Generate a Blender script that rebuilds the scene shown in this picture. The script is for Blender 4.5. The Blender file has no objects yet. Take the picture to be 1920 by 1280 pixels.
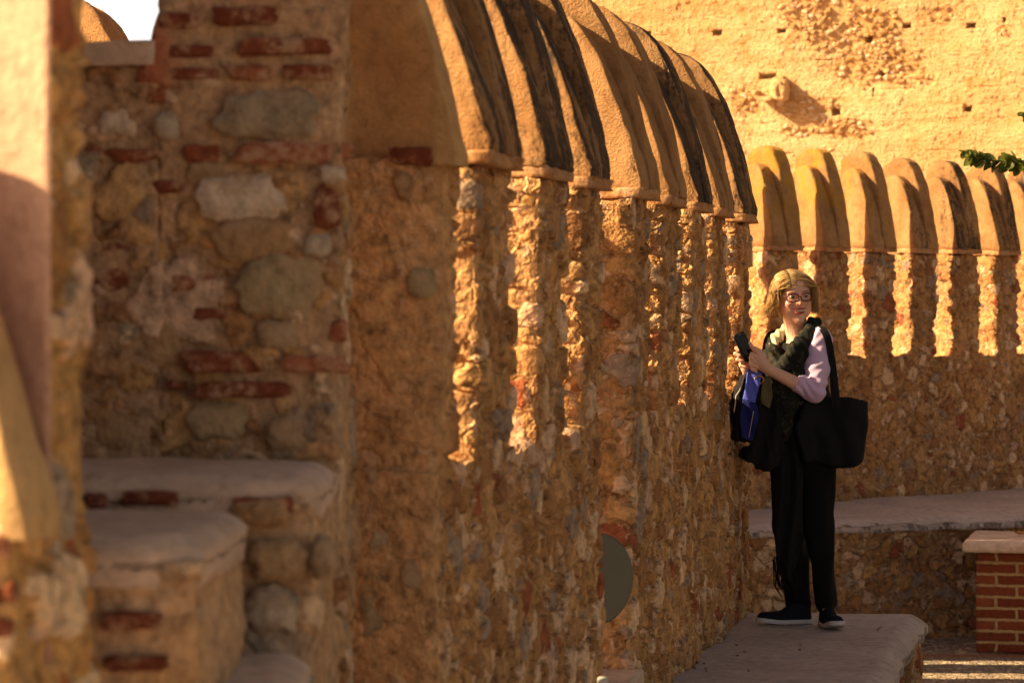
import bpy, math, random
import numpy as np
random.seed(7); RNG = np.random.default_rng(7)
SC = bpy.context.scene
COL = SC.collection
R = math.radians
FPX = 5600.0                      # focal length in photo pixels
CAMZ = 1.5

# ------------------------------------------------------------------ helpers
def link(o, parent=None):
    COL.objects.link(o)
    if parent is not None:
        o.parent = parent
    return o

def thing(name, label, cat, loc=(0, 0, 0), rz=0.0, group=None):
    o = bpy.data.objects.new(name, None)
    o.location = loc; o.rotation_euler = (0, 0, rz)
    o.empty_display_size = 0.1
    link(o); return tag(o, label, cat, group)

def tag(o, label, cat, group=None):
    o['label'] = label; o['category'] = cat
    if group: o['group'] = group
    return o

def struct(o, kind='structure'):
    o['kind'] = kind; return o

def mesh_obj(name, V, F, mat, parent=None, smooth=True, mats=None, fmat=None, rest=True):
    """V (n,3) in world coordinates (identity parents) -> one mesh object"""
    V = np.asarray(V, dtype=np.float64)
    me = bpy.data.meshes.new(name)
    if isinstance(F, np.ndarray):
        n, k = F.shape
        me.vertices.add(len(V)); me.vertices.foreach_set('co', V.astype(np.float32).ravel())
        me.loops.add(n * k); me.loops.foreach_set('vertex_index', F.astype(np.int32).ravel())
        me.polygons.add(n)
        me.polygons.foreach_set('loop_start', np.arange(0, n * k, k, dtype=np.int32))
        me.polygons.foreach_set('loop_total', np.full(n, k, dtype=np.int32))
        me.update(calc_edges=True); me.validate()
    else:
        me.from_pydata([tuple(v) for v in V], [], [tuple(f) for f in F]); me.update()
    if rest:
        a = me.attributes.new('rest', 'FLOAT_VECTOR', 'POINT')
        co = np.empty(len(me.vertices) * 3, np.float32); me.vertices.foreach_get('co', co)
        a.data.foreach_set('vector', co)
    for m in (mats or [mat]): me.materials.append(m)
    if fmat is not None: me.polygons.foreach_set('material_index', np.asarray(fmat, np.int32))
    me.polygons.foreach_set('use_smooth', np.full(len(me.polygons), bool(smooth)))
    o = bpy.data.objects.new(name, me)
    return link(o, parent)

def put(o, root):
    """parent a world-space mesh under an Empty, keeping it where it is"""
    o.parent = root
    bpy.context.view_layer.update()
    o.matrix_parent_inverse = root.matrix_world.inverted()
    return o

def P(px, py, Y):
    return ((px - 960) * Y / FPX, Y, CAMZ + (560 - py) * Y / FPX)

def sm(a, b, x):
    t = np.clip((x - a) / (b - a), 0, 1); return t * t * (3 - 2 * t)

# cheap vectorised value noise (0..1)
def _h(ix, iy, iz, s):
    n = (ix * 374761393 + iy * 668265263 + iz * 2147483647 * 3 + s * 974634777).astype(np.int64)
    n = (n ^ (n >> 13)) * 1274126177
    n = n & 0x7fffffff
    n = (n ^ (n >> 16)) & 0xffff
    return n / 65535.0

def vnoise(x, y, z, scale=1.0, seed=0):
    x = np.asarray(x) * scale; y = np.asarray(y) * scale; z = np.asarray(z) * scale
    x, y, z = np.broadcast_arrays(x, y, z)
    xi = np.floor(x).astype(np.int64); yi = np.floor(y).astype(np.int64); zi = np.floor(z).astype(np.int64)
    fx = x - xi; fy = y - yi; fz = z - zi
    fx = fx * fx * (3 - 2 * fx); fy = fy * fy * (3 - 2 * fy); fz = fz * fz * (3 - 2 * fz)
    r = 0
    for a in (0, 1):
        for b in (0, 1):
            for c in (0, 1):
                w = (fx if a else 1 - fx) * (fy if b else 1 - fy) * (fz if c else 1 - fz)
                r = r + w * _h(xi + a, yi + b, zi + c, seed)
    return r

def lattice_box(n, mapfn):
    """closed box surface on an n=(a,b,c) lattice, mapped; returns V,F,side (0..5 = u0,u1,v0,v1,w0,w1)"""
    a, b, c = n
    idx = -np.ones((a + 1, b + 1, c + 1), np.int64)
    m = np.zeros_like(idx, bool)
    m[0] = m[-1] = True; m[:, 0] = m[:, -1] = True; m[:, :, 0] = m[:, :, -1] = True
    idx[m] = np.arange(m.sum())
    I, J, K = np.nonzero(m)
    order = idx[I, J, K]
    u = np.empty(len(I)); v = np.empty(len(I)); w = np.empty(len(I))
    u[order] = I / a; v[order] = J / b; w[order] = K / c
    V = np.stack(mapfn(u, v, w), 1)
    Fs = []; S = []
    def q(A, flip, s):
        f = np.stack([A[:-1, :-1], A[1:, :-1], A[1:, 1:], A[:-1, 1:]], -1).reshape(-1, 4)
        if flip: f = f[:, ::-1]
        Fs.append(f); S.append(np.full(len(f), s))
    q(idx[0], True, 0); q(idx[-1], False, 1)
    q(idx[:, 0], False, 2); q(idx[:, -1], True, 3)
    q(idx[:, :, 0], True, 4); q(idx[:, :, -1], False, 5)
    return V, np.concatenate(Fs), np.concatenate(S)

def fix_normals(o):
    me = o.data
    import bmesh
    bm = bmesh.new(); bm.from_mesh(me)
    bmesh.ops.recalc_face_normals(bm, faces=bm.faces)
    bm.to_mesh(me); bm.free(); me.update()
    return o

def extrude_occ(ts, zs, occ, K, mapfn):
    """masonry with crenels: occ[i,j] cells in (t,z), extruded over K layers of thickness"""
    nt, nz = len(ts), len(zs)
    used = {}
    idx = lambda i, j, k: (i * nz + j) * (K + 1) + k
    F = []
    oc = np.zeros((nt + 1, nz + 1), bool); oc[1:nt, 1:nz] = occ
    I, J = np.nonzero(occ)
    for k, flip in ((0, False), (K, True)):
        f = np.stack([idx(I, J, k), idx(I + 1, J, k), idx(I + 1, J + 1, k), idx(I, J + 1, k)], 1)
        F.append(f[:, ::-1] if flip else f)
    # t-sides
    A = oc[1:, 1:nz + 0]; B = oc[:-1, 1:nz + 0]
    for sgn in (1, -1):
        m = (A & ~B) if sgn == 1 else (~A & B)
        ii, jj = np.nonzero(m)
        for k in range(K):
            f = np.stack([idx(ii, jj, k), idx(ii, jj + 1, k), idx(ii, jj + 1, k + 1), idx(ii, jj, k + 1)], 1)
            F.append(f if sgn == 1 else f[:, ::-1])
    A = oc[1:nt + 0, 1:]; B = oc[1:nt + 0, :-1]
    for sgn in (1, -1):
        m = (A & ~B) if sgn == 1 else (~A & B)
        ii, jj = np.nonzero(m)
        for k in range(K):
            f = np.stack([idx(ii, jj, k), idx(ii, jj, k + 1), idx(ii + 1, jj, k + 1), idx(ii + 1, jj, k)], 1)
            F.append(f if sgn == 1 else f[:, ::-1])
    F = np.concatenate(F)
    un, inv = np.unique(F.ravel(), return_inverse=True)
    F = inv.reshape(F.shape)
    k = un % (K + 1); j = (un // (K + 1)) % nz; i = un // ((K + 1) * nz)
    V = np.stack(mapfn(ts[i], zs[j], k / K), 1)
    return V, F

# ------------------------------------------------------------------ node DSL
class NT:
    def __init__(s, name, disp=None):
        s.m = bpy.data.materials.new(name); s.m.use_nodes = True
        s.t = s.m.node_tree; s.t.nodes.clear()
        s.out = s.t.nodes.new('ShaderNodeOutputMaterial')
        s.b = s.t.nodes.new('ShaderNodeBsdfPrincipled')
        s.l(s.b.outputs[0], s.out.inputs['Surface'])
        s.set(s.b, 'Roughness', .9); s.set(s.b, 'Specular IOR Level', .2)
    def l(s, a, b): s.t.links.new(a, b)
    def set(s, n, k, v):
        i = n.inputs[k]
        if hasattr(v, 'links'): s.l(v, i)
        else:
            if hasattr(i, 'default_value'):
                if i.type == 'RGBA' and len(v) == 3: v = (*v, 1)
                i.default_value = v
    def rest(s, name='rest'):
        n = s.t.nodes.new('ShaderNodeAttribute'); n.attribute_name = name; return n.outputs['Vector']
    def attr(s, name, out='Fac'):
        n = s.t.nodes.new('ShaderNodeAttribute'); n.attribute_name = name; return n.outputs[out]
    def objc(s):
        return s.t.nodes.new('ShaderNodeTexCoord').outputs['Object']
    def rnd(s):
        return s.t.nodes.new('ShaderNodeObjectInfo').outputs['Random']
    def noise(s, v, sc, det=2.0, rough=.5, out='Fac', dist=0.0):
        n = s.t.nodes.new('ShaderNodeTexNoise')
        s.set(n, 'Vector', v); s.set(n, 'Scale', sc); s.set(n, 'Detail', det); s.set(n, 'Roughness', rough)
        s.set(n, 'Distortion', dist)
        return n.outputs['Fac' if out == 'Fac' else 'Color']
    def vor(s, v, sc, feat='F1', rnd=1.0):
        n = s.t.nodes.new('ShaderNodeTexVoronoi'); n.feature = feat
        s.set(n, 'Vector', v); s.set(n, 'Scale', sc); s.set(n, 'Randomness', rnd); return n
    def mt(s, op, a, b=0.0, c=0.0, clamp=False):
        n = s.t.nodes.new('ShaderNodeMath'); n.operation = op; n.use_clamp = clamp
        for i, v in enumerate((a, b, c)):
            if hasattr(v, 'links'): s.l(v, n.inputs[i])
            else: n.inputs[i].default_value = v
        return n.outputs[0]
    def add(s, a, b): return s.mt('ADD', a, b)
    def sub(s, a, b): return s.mt('SUBTRACT', a, b)
    def mul(s, a, b): return s.mt('MULTIPLY', a, b)
    def vm(s, op, a, b):
        n = s.t.nodes.new('ShaderNodeVectorMath'); n.operation = op
        for i, v in enumerate((a, b)):
            if hasattr(v, 'links'): s.l(v, n.inputs[i])
            else: n.inputs[i].default_value = v
        return n.outputs[0]
    def vscale(s, a, f):
        n = s.t.nodes.new('ShaderNodeVectorMath'); n.operation = 'SCALE'
        s.l(a, n.inputs[0])
        if hasattr(f, 'links'): s.l(f, n.inputs['Scale'])
        else: n.inputs['Scale'].default_value = f
        return n.outputs[0]
    def sep(s, v):
        n = s.t.nodes.new('ShaderNodeSeparateXYZ'); s.l(v, n.inputs[0]); return n.outputs
    def comb(s, x, y, z):
        n = s.t.nodes.new('ShaderNodeCombineXYZ')
        for i, v in enumerate((x, y, z)):
            if hasattr(v, 'links'): s.l(v, n.inputs[i])
            else: n.inputs[i].default_value = v
        return n.outputs[0]
    def ss(s, x, a, b, lo=0.0, hi=1.0):
        n = s.t.nodes.new('ShaderNodeMapRange'); n.interpolation_type = 'SMOOTHSTEP'
        s.set(n, 'Value', x); s.set(n, 'From Min', a); s.set(n, 'From Max', b); s.set(n, 'To Min', lo); s.set(n, 'To Max', hi)
        return n.outputs[0]
    def ramp(s, x, stops, mode='LINEAR'):
        n = s.t.nodes.new('ShaderNodeValToRGB'); cr = n.color_ramp; cr.interpolation = mode
        while len(cr.elements) < len(stops): cr.elements.new(.5)
        for e, (p, c) in zip(cr.elements, stops):
            e.position = p; e.color = (*c, 1) if len(c) == 3 else c
        s.l(x, n.inputs[0]); return n.outputs[0]
    def mix(s, f, a, b, mode='MIX'):
        n = s.t.nodes.new('ShaderNodeMix'); n.data_type = 'RGBA'; n.blend_type = mode
        for i, v in ((0, f), (6, a), (7, b)):
            if hasattr(v, 'links'): s.l(v, n.inputs[i])
            else: n.inputs[i].default_value = v if i == 0 else ((*v, 1) if len(v) == 3 else v)
        return n.outputs[2]
    def bump(s, h, strength=1.0, dist=.01, normal=None):
        n = s.t.nodes.new('ShaderNodeBump')
        s.set(n, 'Height', h); s.set(n, 'Strength', strength); s.set(n, 'Distance', dist)
        if normal: s.l(normal, n.inputs['Normal'])
        s.l(n.outputs[0], s.b.inputs['Normal']); return n.outputs[0]
    def disp(s, h, scale, mid=.5, method='BOTH'):
        n = s.t.nodes.new('ShaderNodeDisplacement')
        s.set(n, 'Height', h); s.set(n, 'Scale', scale); s.set(n, 'Midlevel', mid)
        s.l(n.outputs[0], s.out.inputs['Displacement'])
        s.m.displacement_method = method
    def color(s, c): s.set(s.b, 'Base Color', c)
    def rough(s, v): s.set(s.b, 'Roughness', v)

# ------------------------------------------------------------------ materials
STONE_RAMP = [(0.0, (.42, .22, .08)), (.18, (.58, .35, .15)), (.34, (.32, .155, .06)), (.46, (.52, .30, .11)),
              (.58, (.34, .28, .22)), (.66, (.74, .55, .36)), (.80, (.44, .25, .12)), (.91, (.32, .085, .04)), (.94, (.66, .46, .32))]
def rubble(name, sc=6.0, amp=.05, mortar=(.48, .26, .095), ramp=STONE_RAMP, cover=.25, tint=(1, 1, 1), plaster=.0, zs=1.3):
    n = NT(name)
    r = n.rest()
    w1 = n.vscale(n.vm('SUBTRACT', n.noise(r, 3.2, 2, out='Color'), (.5, .5, .5)), .20)
    w2 = n.vscale(n.vm('SUBTRACT', n.noise(r, 15, 3, out='Color'), (.5, .5, .5)), .075)
    p = n.vm('ADD', n.vm('ADD', r, w1), w2)
    p = n.vm('MULTIPLY', p, (1, 1, zs))
    e1 = n.vor(p, sc, 'DISTANCE_TO_EDGE').outputs['Distance']
    v1 = n.vor(p, sc); c1 = n.sep(v1.outputs['Color'])
    e2 = n.vor(p, sc * 2.4, 'DISTANCE_TO_EDGE').outputs['Distance']
    v2 = n.vor(p, sc * 2.4); c2 = n.sep(v2.outputs['Color'])
    nf = n.noise(r, 38, 5, .62)
    nm = n.noise(r, 9, 5, .6)
    nl = n.noise(r, 1.6, 3, .5)
    pl = n.ss(nl, .52 - plaster, .62 - plaster) if plaster else 0.0
    s1 = n.mul(n.ss(n.add(e1, n.mul(n.sub(nf, .5), .16)), .045, .095), n.mt('GREATER_THAN', c1[1], cover))
    s2 = n.mul(n.mul(n.ss(n.add(e2, n.mul(n.sub(nf, .5), .16)), .05, .11), n.mt('GREATER_THAN', c2[1], .42)), n.sub(1.0, s1))
    if plaster:
        k = n.sub(1.0, n.mul(pl, .85)); s1 = n.mul(s1, k); s2 = n.mul(s2, k)
    kp = n.sub(1.0, n.attr('plastered')); s1 = n.mul(s1, kp); s2 = n.mul(s2, kp)
    h1 = n.mul(s1, n.add(n.mul(c1[2], .45), n.add(.26, n.mul(n.mt('MINIMUM', e1, .16), 1.0))))
    h2 = n.mul(s2, n.add(n.mul(c2[2], .25), n.add(.10, n.mul(n.mt('MINIMUM', e2, .3), .7))))
    rg_ = n.mt('ABSOLUTE', n.sub(n.noise(r, 17, 4, .6), .5))
    h = n.add(n.add(h1, h2), n.add(n.mul(nm, .42), n.add(n.mul(nf, .40), n.mul(rg_, -.9))))
    n.disp(h, amp, .45)
    col1 = n.ramp(c1[0], ramp, 'CONSTANT'); col2 = n.ramp(c2[0], ramp, 'CONSTANT')
    mcol = n.mix(n.noise(r, 5, 4, .6), tuple(x * .72 for x in mortar), tuple(min(1, x * 1.22) for x in mortar))
    c = n.mix(n.mul(s2, .8), mcol, col2); c = n.mix(n.mul(s1, .85), c, col1)
    mot = n.ramp(n.noise(r, 26, 6, .68), [(.30, (.38, .34, .31)), (.47, (.95, .95, .95)), (.68, (1.42, 1.40, 1.36))])
    c = n.mix(1.0, c, mot, 'MULTIPLY')
    big = n.ramp(nl, [(.3, (.82, .80, .80)), (.6, (1.08, 1.06, 1.02))])
    c = n.mix(1.0, c, big, 'MULTIPLY')
    fl = n.mul(n.ss(n.noise(n.vm('ADD', r, (7.3, 1.1, 4.2)), 19, 6, .72), .60, .68), .6)
    c = n.mix(fl, c, (.80, .60, .42))
    # moss and soot blots with their own shapes
    soot = n.mul(n.ss(n.noise(n.vm('MULTIPLY', r, (1, 1, .6)), 7, 6, .7), .60, .70), .55)
    c = n.mix(soot, c, (.10, .075, .05))
    if tint != (1, 1, 1): c = n.mix(1.0, c, tint, 'MULTIPLY')
    n.color(c); n.rough(.95)
    return n.m

def plaster(name, base=(.55, .33, .15), base2=(.62, .40, .22), dark=0.0, lichen=0.0, bump=.35, grain=70, stainattr=False, dispamp=0.012):
    n = NT(name)
    r = n.rest()
    a = n.noise(r, 3.5, 5, .6); g = n.noise(r, grain, 4, .7); g2 = n.noise(r, 22, 5, .65); lf = n.noise(r, 5, 3, .5)
    c = n.mix(n.ss(a, .35, .65), base, base2)
    c = n.mix(1.0, c, n.ramp(g2, [(.3, (.74, .72, .70)), (.5, (1, 1, 1)), (.7, (1.16, 1.14, 1.10))]), 'MULTIPLY')
    sz = n.sep(r)
    # black algae running down: noise stretched along the fall of the water
    st = n.noise(n.vm('MULTIPLY', r, (9, 9, 1.1)), 1.0, 5, .72)
    br = n.noise(r, 42, 4, .75)
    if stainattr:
        amt = n.attr('stain_shade'); li = n.attr('lichen')  # algae amount, plus shade painted onto the hood fronts
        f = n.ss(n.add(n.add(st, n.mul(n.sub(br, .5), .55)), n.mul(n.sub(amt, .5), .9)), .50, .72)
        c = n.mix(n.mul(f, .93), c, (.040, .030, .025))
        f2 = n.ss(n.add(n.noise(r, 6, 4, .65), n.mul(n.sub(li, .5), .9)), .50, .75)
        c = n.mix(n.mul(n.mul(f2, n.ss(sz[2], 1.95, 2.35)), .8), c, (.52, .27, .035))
    else:
        f = n.ss(n.add(st, n.mul(n.sub(br, .5), .4)), .68 - dark * .2, .85 - dark * .2)
        c = n.mix(n.mul(f, .8), c, (.09, .065, .045))
    h = n.add(n.mul(g, .62), n.add(n.mul(g2, .38), n.mul(lf, .6)))
    n.disp(h, dispamp, .8)
    n.color(c); n.rough(.92)
    return n.m

def simple(name, col, rough=.7, metal=0.0, var=.15, sc=30, bumpd=0.0, spec=.3):
    n = NT(name)
    o = n.objc(); f = n.noise(o, sc, 4, .6)
    c = n.mix(f, tuple(x * (1 - var) for x in col), tuple(min(1, x * (1 + var)) for x in col))
    n.color(c); n.rough(rough); n.set(n.b, 'Metallic', metal); n.set(n.b, 'Specular IOR Level', spec)
    if bumpd: n.bump(f, .6, bumpd)
    return n.m
# ------------------------------------------------------------------ camera, sun, sky
cam = bpy.data.cameras.new('camera'); co = bpy.data.objects.new('camera', cam); COL.objects.link(co)
co.location = (0, 0, CAMZ); co.rotation_euler = (R(90), 0, 0)
cam.sensor_width = 36; cam.lens = 36 * FPX / 1920; cam.shift_y = -80 / 1920
cam.clip_start = .1; cam.clip_end = 3000
cam.dof.use_dof = True; cam.dof.focus_distance = 13.6; cam.dof.aperture_fstop = 5.4
SC.camera = co
SUN_AZ = R(-3.5); SUN_EL = R(33)
sd = bpy.data.lights.new('sun', 'SUN'); so = bpy.data.objects.new('sun', sd); COL.objects.link(so)
sd.energy = 5.0; sd.angle = R(.53); sd.color = (1.0, .74, .40)
from mathutils import Vector
tr = Vector((math.cos(SUN_AZ) * math.cos(SUN_EL), math.sin(SUN_AZ) * math.cos(SUN_EL), -math.sin(SUN_EL)))
so.rotation_euler = tr.to_track_quat('-Z', 'Y').to_euler(); so.location = (-20, 5, 20)
w = bpy.data.worlds.new('World'); SC.world = w; w.use_nodes = True
wt = w.node_tree; bg = wt.nodes['Background']; sk = wt.nodes.new('ShaderNodeTexSky')
sk.sky_type = 'NISHITA'; sk.sun_disc = False; sk.sun_elevation = SUN_EL
sk.sun_rotation = math.atan2(-tr.x, -tr.y); sk.dust_density = 3.0; sk.air_density = 1.0; sk.ozone_density = .6
mx = wt.nodes.new('ShaderNodeMix'); mx.data_type = 'RGBA'; mx.blend_type = 'MULTIPLY'; mx.inputs[0].default_value = 1
wt.links.new(sk.outputs[0], mx.inputs[6]); mx.inputs[7].default_value = (1.18, .82, .60, 1)   # camera white balance
# pale haze low over the horizon
tc = wt.nodes.new('ShaderNodeTexCoord'); sx = wt.nodes.new('ShaderNodeSeparateXYZ'); wt.links.new(tc.outputs['Generated'], sx.inputs[0])
mr = wt.nodes.new('ShaderNodeMapRange'); mr.interpolation_type = 'SMOOTHSTEP'; wt.links.new(sx.outputs[2], mr.inputs[0])
mr.inputs[1].default_value = .09; mr.inputs[2].default_value = .20; mr.inputs[3].default_value = 8.5; mr.inputs[4].default_value = 0.0
ad = wt.nodes.new('ShaderNodeVectorMath'); ad.operation = 'MULTIPLY_ADD'; wt.links.new(mr.outputs[0], ad.inputs[0]); ad.inputs[1].default_value = (.98, 1.0, 1.02)
wt.links.new(mx.outputs[2], ad.inputs[2]); wt.links.new(ad.outputs[0], bg.inputs[0]); bg.inputs[1].default_value = .05
vs = SC.view_settings; vs.view_transform = 'Standard'; vs.look = 'None'; vs.exposure = 1.50; vs.gamma = 1.0
SC.cycles.max_bounces = 7; SC.cycles.diffuse_bounces = 5
SC.cycles.use_denoising = True

# ------------------------------------------------------------------ materials of the place
M_NEAR = rubble('near_rubble', 8.4, .036, cover=.34, mortar=(.58, .355, .165), tint=(1.0, .95, .94))
M_END = rubble('end_rubble', 5.5, .028, mortar=(.48, .31, .18), cover=.45, plaster=.06)
M_FAR = rubble('far_rubble', 8.5, .034, mortar=(.52, .32, .15), cover=.30, tint=(.90, .83, .82))
M_BENCH = rubble('bench_rubble', 9.5, .036, mortar=(.46, .30, .17), cover=.30, tint=(.80, .78, .78))
M_FIRST = plaster('end_plaster', (.52, .31, .13), (.60, .38, .17), dark=.3, grain=90, dispamp=.014)
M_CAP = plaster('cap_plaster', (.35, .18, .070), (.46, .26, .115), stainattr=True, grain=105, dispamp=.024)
M_LEDGE = plaster('ledge_plaster', (.42, .345, .315), (.49, .40, .365), dark=.2, grain=120, dispamp=.006)
M_STEPTOP = plaster('step_plaster', (.56, .40, .29), (.64, .47, .35), dark=.1, grain=60, dispamp=.012)
M_NEARPL = plaster('pale_plaster', (.60, .36, .245), (.68, .43, .30), dark=.0, grain=50, dispamp=.010)

def brick_mat(name, cols, sc=30):
    n = NT(name); r = n.rest(); rn = n.attr('tone')
    c = n.ramp(rn, cols)
    c = n.mix(1.0, c, n.ramp(n.noise(r, sc, 5, .7), [(.3, (.6, .58, .56)), (.5, (1, 1, 1)), (.72, (1.35, 1.45, 1.5))]), 'MULTIPLY')
    du = n.ss(n.noise(r, 15, 6, .75), .47, .62)
    c = n.mix(n.mul(du, .85), c, (.46, .29, .17))
    n.color(c); n.rough(.95); n.disp(n.noise(r, 30, 5, .65), .012, .5)
    return n.m
M_BRICK = brick_mat('old_brick', [(0, (.17, .045, .022)), (.5, (.27, .080, .036)), (1, (.42, .17, .085))])
M_BRICKCAP = brick_mat('eave_brick', [(0, (.42, .19, .075)), (1, (.52, .28, .12))])

def set_attr(o, name, vals):
    a = o.data.attributes.new(name, 'FLOAT', 'POINT')
    a.data.foreach_set('value', np.asarray(vals, np.float32) if np.ndim(vals) else np.full(len(o.data.vertices), vals, np.float32))

# ------------------------------------------------------------------ near parapet: a straight wall, courtyard face at off = 0
DL = math.hypot(1, .195); DX, DY = .195 / DL, 1 / DL          # along the wall
NX, NY = DY, -DX                                              # towards the courtyard
OX = -.177 - .195 * 7.63
def near_map(y, off):      # y = world y on the courtyard face line
    x = OX + .195 * y
    return x + NX * off, y + NY * off
Z_EAVE, Z_SILL = 1.85, 1.06

def axis(breaks, step):
    out = []
    for a, b in zip(breaks[:-1], breaks[1:]):
        k = max(1, int(round((b - a) / step)))
        out += list(np.linspace(a, b, k + 1)[:-1])
    out.append(breaks[-1]); return np.array(out)

def section(name, pathfn, t0, t1, merlons, zb, sill, eave, T, step, zstep, parent, mat, K=12, jit=.02, seed=1, skew=.50):
    br = sorted({t0, t1, *[m for p in merlons for m in p], *[m + d for p in merlons for m in p for d in (-.005, .005) if t0 < m + d < t1]})
    ts = axis(br, step); zs = np.concatenate([axis([zb, sill], zstep), axis([sill, eave], zstep)[1:]])
    tm = (ts[:-1] + ts[1:]) / 2; zm = (zs[:-1] + zs[1:]) / 2
    occ = np.zeros((len(tm), len(zm)), bool); occ[:, zm < sill] = True
    for a, b in merlons: occ[np.ix_((tm > a) & (tm < b), zm > sill)] = True
    def mp(t, z, k):
        j = (vnoise(t, z, k * 0, 7, seed) - .5) * 2 * jit + (vnoise(t, z, k * 3, 19, seed + 3) - .5) * jit * 1.2
        g = sm(t0, t0 + .1, t) * (1 - sm(t1 - .1, t1, t))
        off = -k * T + (vnoise(t, z, k * 0, 2.2, seed + 5) - .5) * .03
        g3 = sm(sill - .02, sill + .04, z)
        sk = 0 * t
        for (ma, mb_) in merlons:
            q = np.clip(1 - np.abs(t - ma) / ((mb_ - ma) * .6), 0, 1) * (t >= ma - 1e-6) * (t < mb_)
            sk = np.maximum(sk, q * (skew[merlons.index((ma, mb_))] if isinstance(skew, list) else skew))
        x, y = pathfn(t + j * (.35 + .65 * g) + sk * g3 * k * T, off)
        zz = z + (vnoise(x, y, 0 * z, 6, seed + 9) - .5) * .03 * ((z > sill - .01) & (z < eave - .02))
        return x, y, zz
    V, F = extrude_occ(ts, zs, occ, K, mp)
    return fix_normals(mesh_obj(name, V, F, mat, parent))

def cap(pathfn, t0, t1, eave, H, T, parent, stain_shade=.3, lichen=0., over=.05, step=.02, split=.52, ridge=.05, seed=0, skew=.50, brick=True, rid=.80):
    """one merlon's plaster coping: steep rounded hood in two slabs, on a thin brick course"""
    span = t1 - t0
    a, b = t0 - (.002 if brick else .02), t1 - .012
    T2 = T + 2 * over
    def hood(u0, u1, Hh, inset, ex):
        nu = max(6, int((u1 - u0) / step)); ef = .005 / (u1 - u0)
        def mp(u, v, w):
            front_shade.append(np.where((u > .001) & (u < .999), .09, -.08)); q = u * nu  # painted shade on top of the algae: fronts darker, sunlit ends lighter
            u = np.where(q <= 1.001, q * ef, np.where(q >= nu - 1.001, 1 - (nu - q) * ef, ef + (q - 1) / (nu - 2) * (1 - 2 * ef)))
            ang = (v * 2 - 1)                     # -1 outer .. 1 courtyard
            s = np.sign(ang) * (1 - (1 - np.abs(ang)) ** 1.6)
            off = np.where(s > 0, (s - 1) * (T2 * rid) + over, -(T2 * rid) + over + s * T2 * (1 - rid))
            off = off - inset * (s > 0) * s
            pr = Hh * np.where(s > 0, 1 - np.abs(s) ** ex, 1 - .10 * s * s)
            t = u0 + (u1 - u0) * u
            t = t + skew * np.clip(1 - (t - a) / ((b - a) * .6), 0, 1) * np.clip(-off, 0, T)
            z = eave + (.045 if brick else -.012) + w * (.035 + pr)
            wob = (vnoise(t, off, z, 6, seed) - .5) * .022
            wo2 = (vnoise(t, off, z, 14, seed + 2) - .5) * .012
            # worn, rounded arris on the end faces
            ed = np.minimum(u, 1 - u) * (u1 - u0)
            rd = np.clip(1 - ed / .014, 0, 1) ** 2 * .006
            off = off - rd * (s > .15) + wo2 * (s > 0); z = z - rd * (w > .5) * 1.0
            x, y = pathfn(t + wob, off)
            return x, y, z
        return lattice_box((nu, 46, 12), mp)
    mid = a + (b - a) * split
    Vs, Fs, n0 = [], [], 0; front_shade = []
    parts = [(a, mid, H - ridge, .006), (mid, b, H, 0.0)] if ridge else [(a, b, H, 0.)]
    for (u0, u1, h, ins) in parts:
        V, F, S = hood(u0, u1, h, ins, 2.7 if h == H else 2.25)
        Vs.append(V); Fs.append(F + n0); n0 += len(V)
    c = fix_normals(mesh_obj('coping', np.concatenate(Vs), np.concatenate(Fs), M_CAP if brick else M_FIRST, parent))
    c.name = 'coping'
    set_attr(c, 'stain_shade', stain_shade + np.concatenate(front_shade)); set_attr(c, 'lichen', lichen)
    if not brick: return c
    # brick course under the hood
    nb = max(4, int(span / .02))
    def mb(u, v, w):
        t = a - .006 + (b - a + .012) * u
        off = -T - over * .8 + (T + over * 1.75) * v
        t = t + skew * np.clip(1 - (t - a) / ((b - a) * .6), 0, 1) * np.clip(-off, 0, T)
        jo = (vnoise(t, w, 0, 12, seed + 4) - .5) * .02
        x, y = pathfn(t, off + jo * (v > .5)); z = eave + .010 + w * .036 + (vnoise(t, off, 0, 9, seed + 8) - .5) * .008
        return x, y, z
    V, F, S = lattice_box((max(4, int(span / .02)), 20, 3), mb)
    bk = fix_normals(mesh_obj('brick_course', V, F, M_BRICKCAP if brick else M_FIRST, c))
    set_attr(bk, 'tone', vnoise(V[:, 0], V[:, 1], 0, 8, 3))
    return c

near = thing('parapet_wall', 'long shaded rubble parapet beside the walkway, narrow sunlit gaps between its hooded merlons', 'wall')
T_N = .42
S1 = [(7.60, 7.72), (8.02, 8.47), (8.88, 9.30), (9.63, 10.02)]
S2 = [(10.70, 11.12), (11.42, 11.90), (12.22, 12.68), (12.98, 13.44), (13.84, 14.33)]
m1 = section('masonry', near_map, 7.58, 10.02, S1, .0, Z_SILL, Z_EAVE, T_N, .011, .012, near, M_NEAR, seed=3, jit=.010, skew=[0, .30, .22, .08])
q = np.empty(len(m1.data.vertices) * 3, np.float32); m1.data.vertices.foreach_get('co', q); q = q.reshape(-1, 3)
set_attr(m1, 'plastered', np.clip((1.15 - (q[:, 1] - 7.58) / .10), 0, 1) * np.clip(.95 + (q[:, 2] - 1.0) * .5, .7, 1))
section('masonry', near_map, 10.70, 14.35, S2, .0, Z_SILL, Z_EAVE, T_N, .012, .012, near, M_NEAR, seed=5, jit=.010, skew=[.1, .06, .10, .07, .12])
stains = [.02, .50, .66, .62, .20, .24, .64, .40, .62]
for i, (a, b) in enumerate(S1 + S2):
    H = [.74, .74, .75, .74, .74, .73, .74, .73, .74][i]
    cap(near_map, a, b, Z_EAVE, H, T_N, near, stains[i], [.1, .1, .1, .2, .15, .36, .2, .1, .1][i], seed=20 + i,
        ridge=0 if i == 0 else .10, brick=i > 0)
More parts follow.
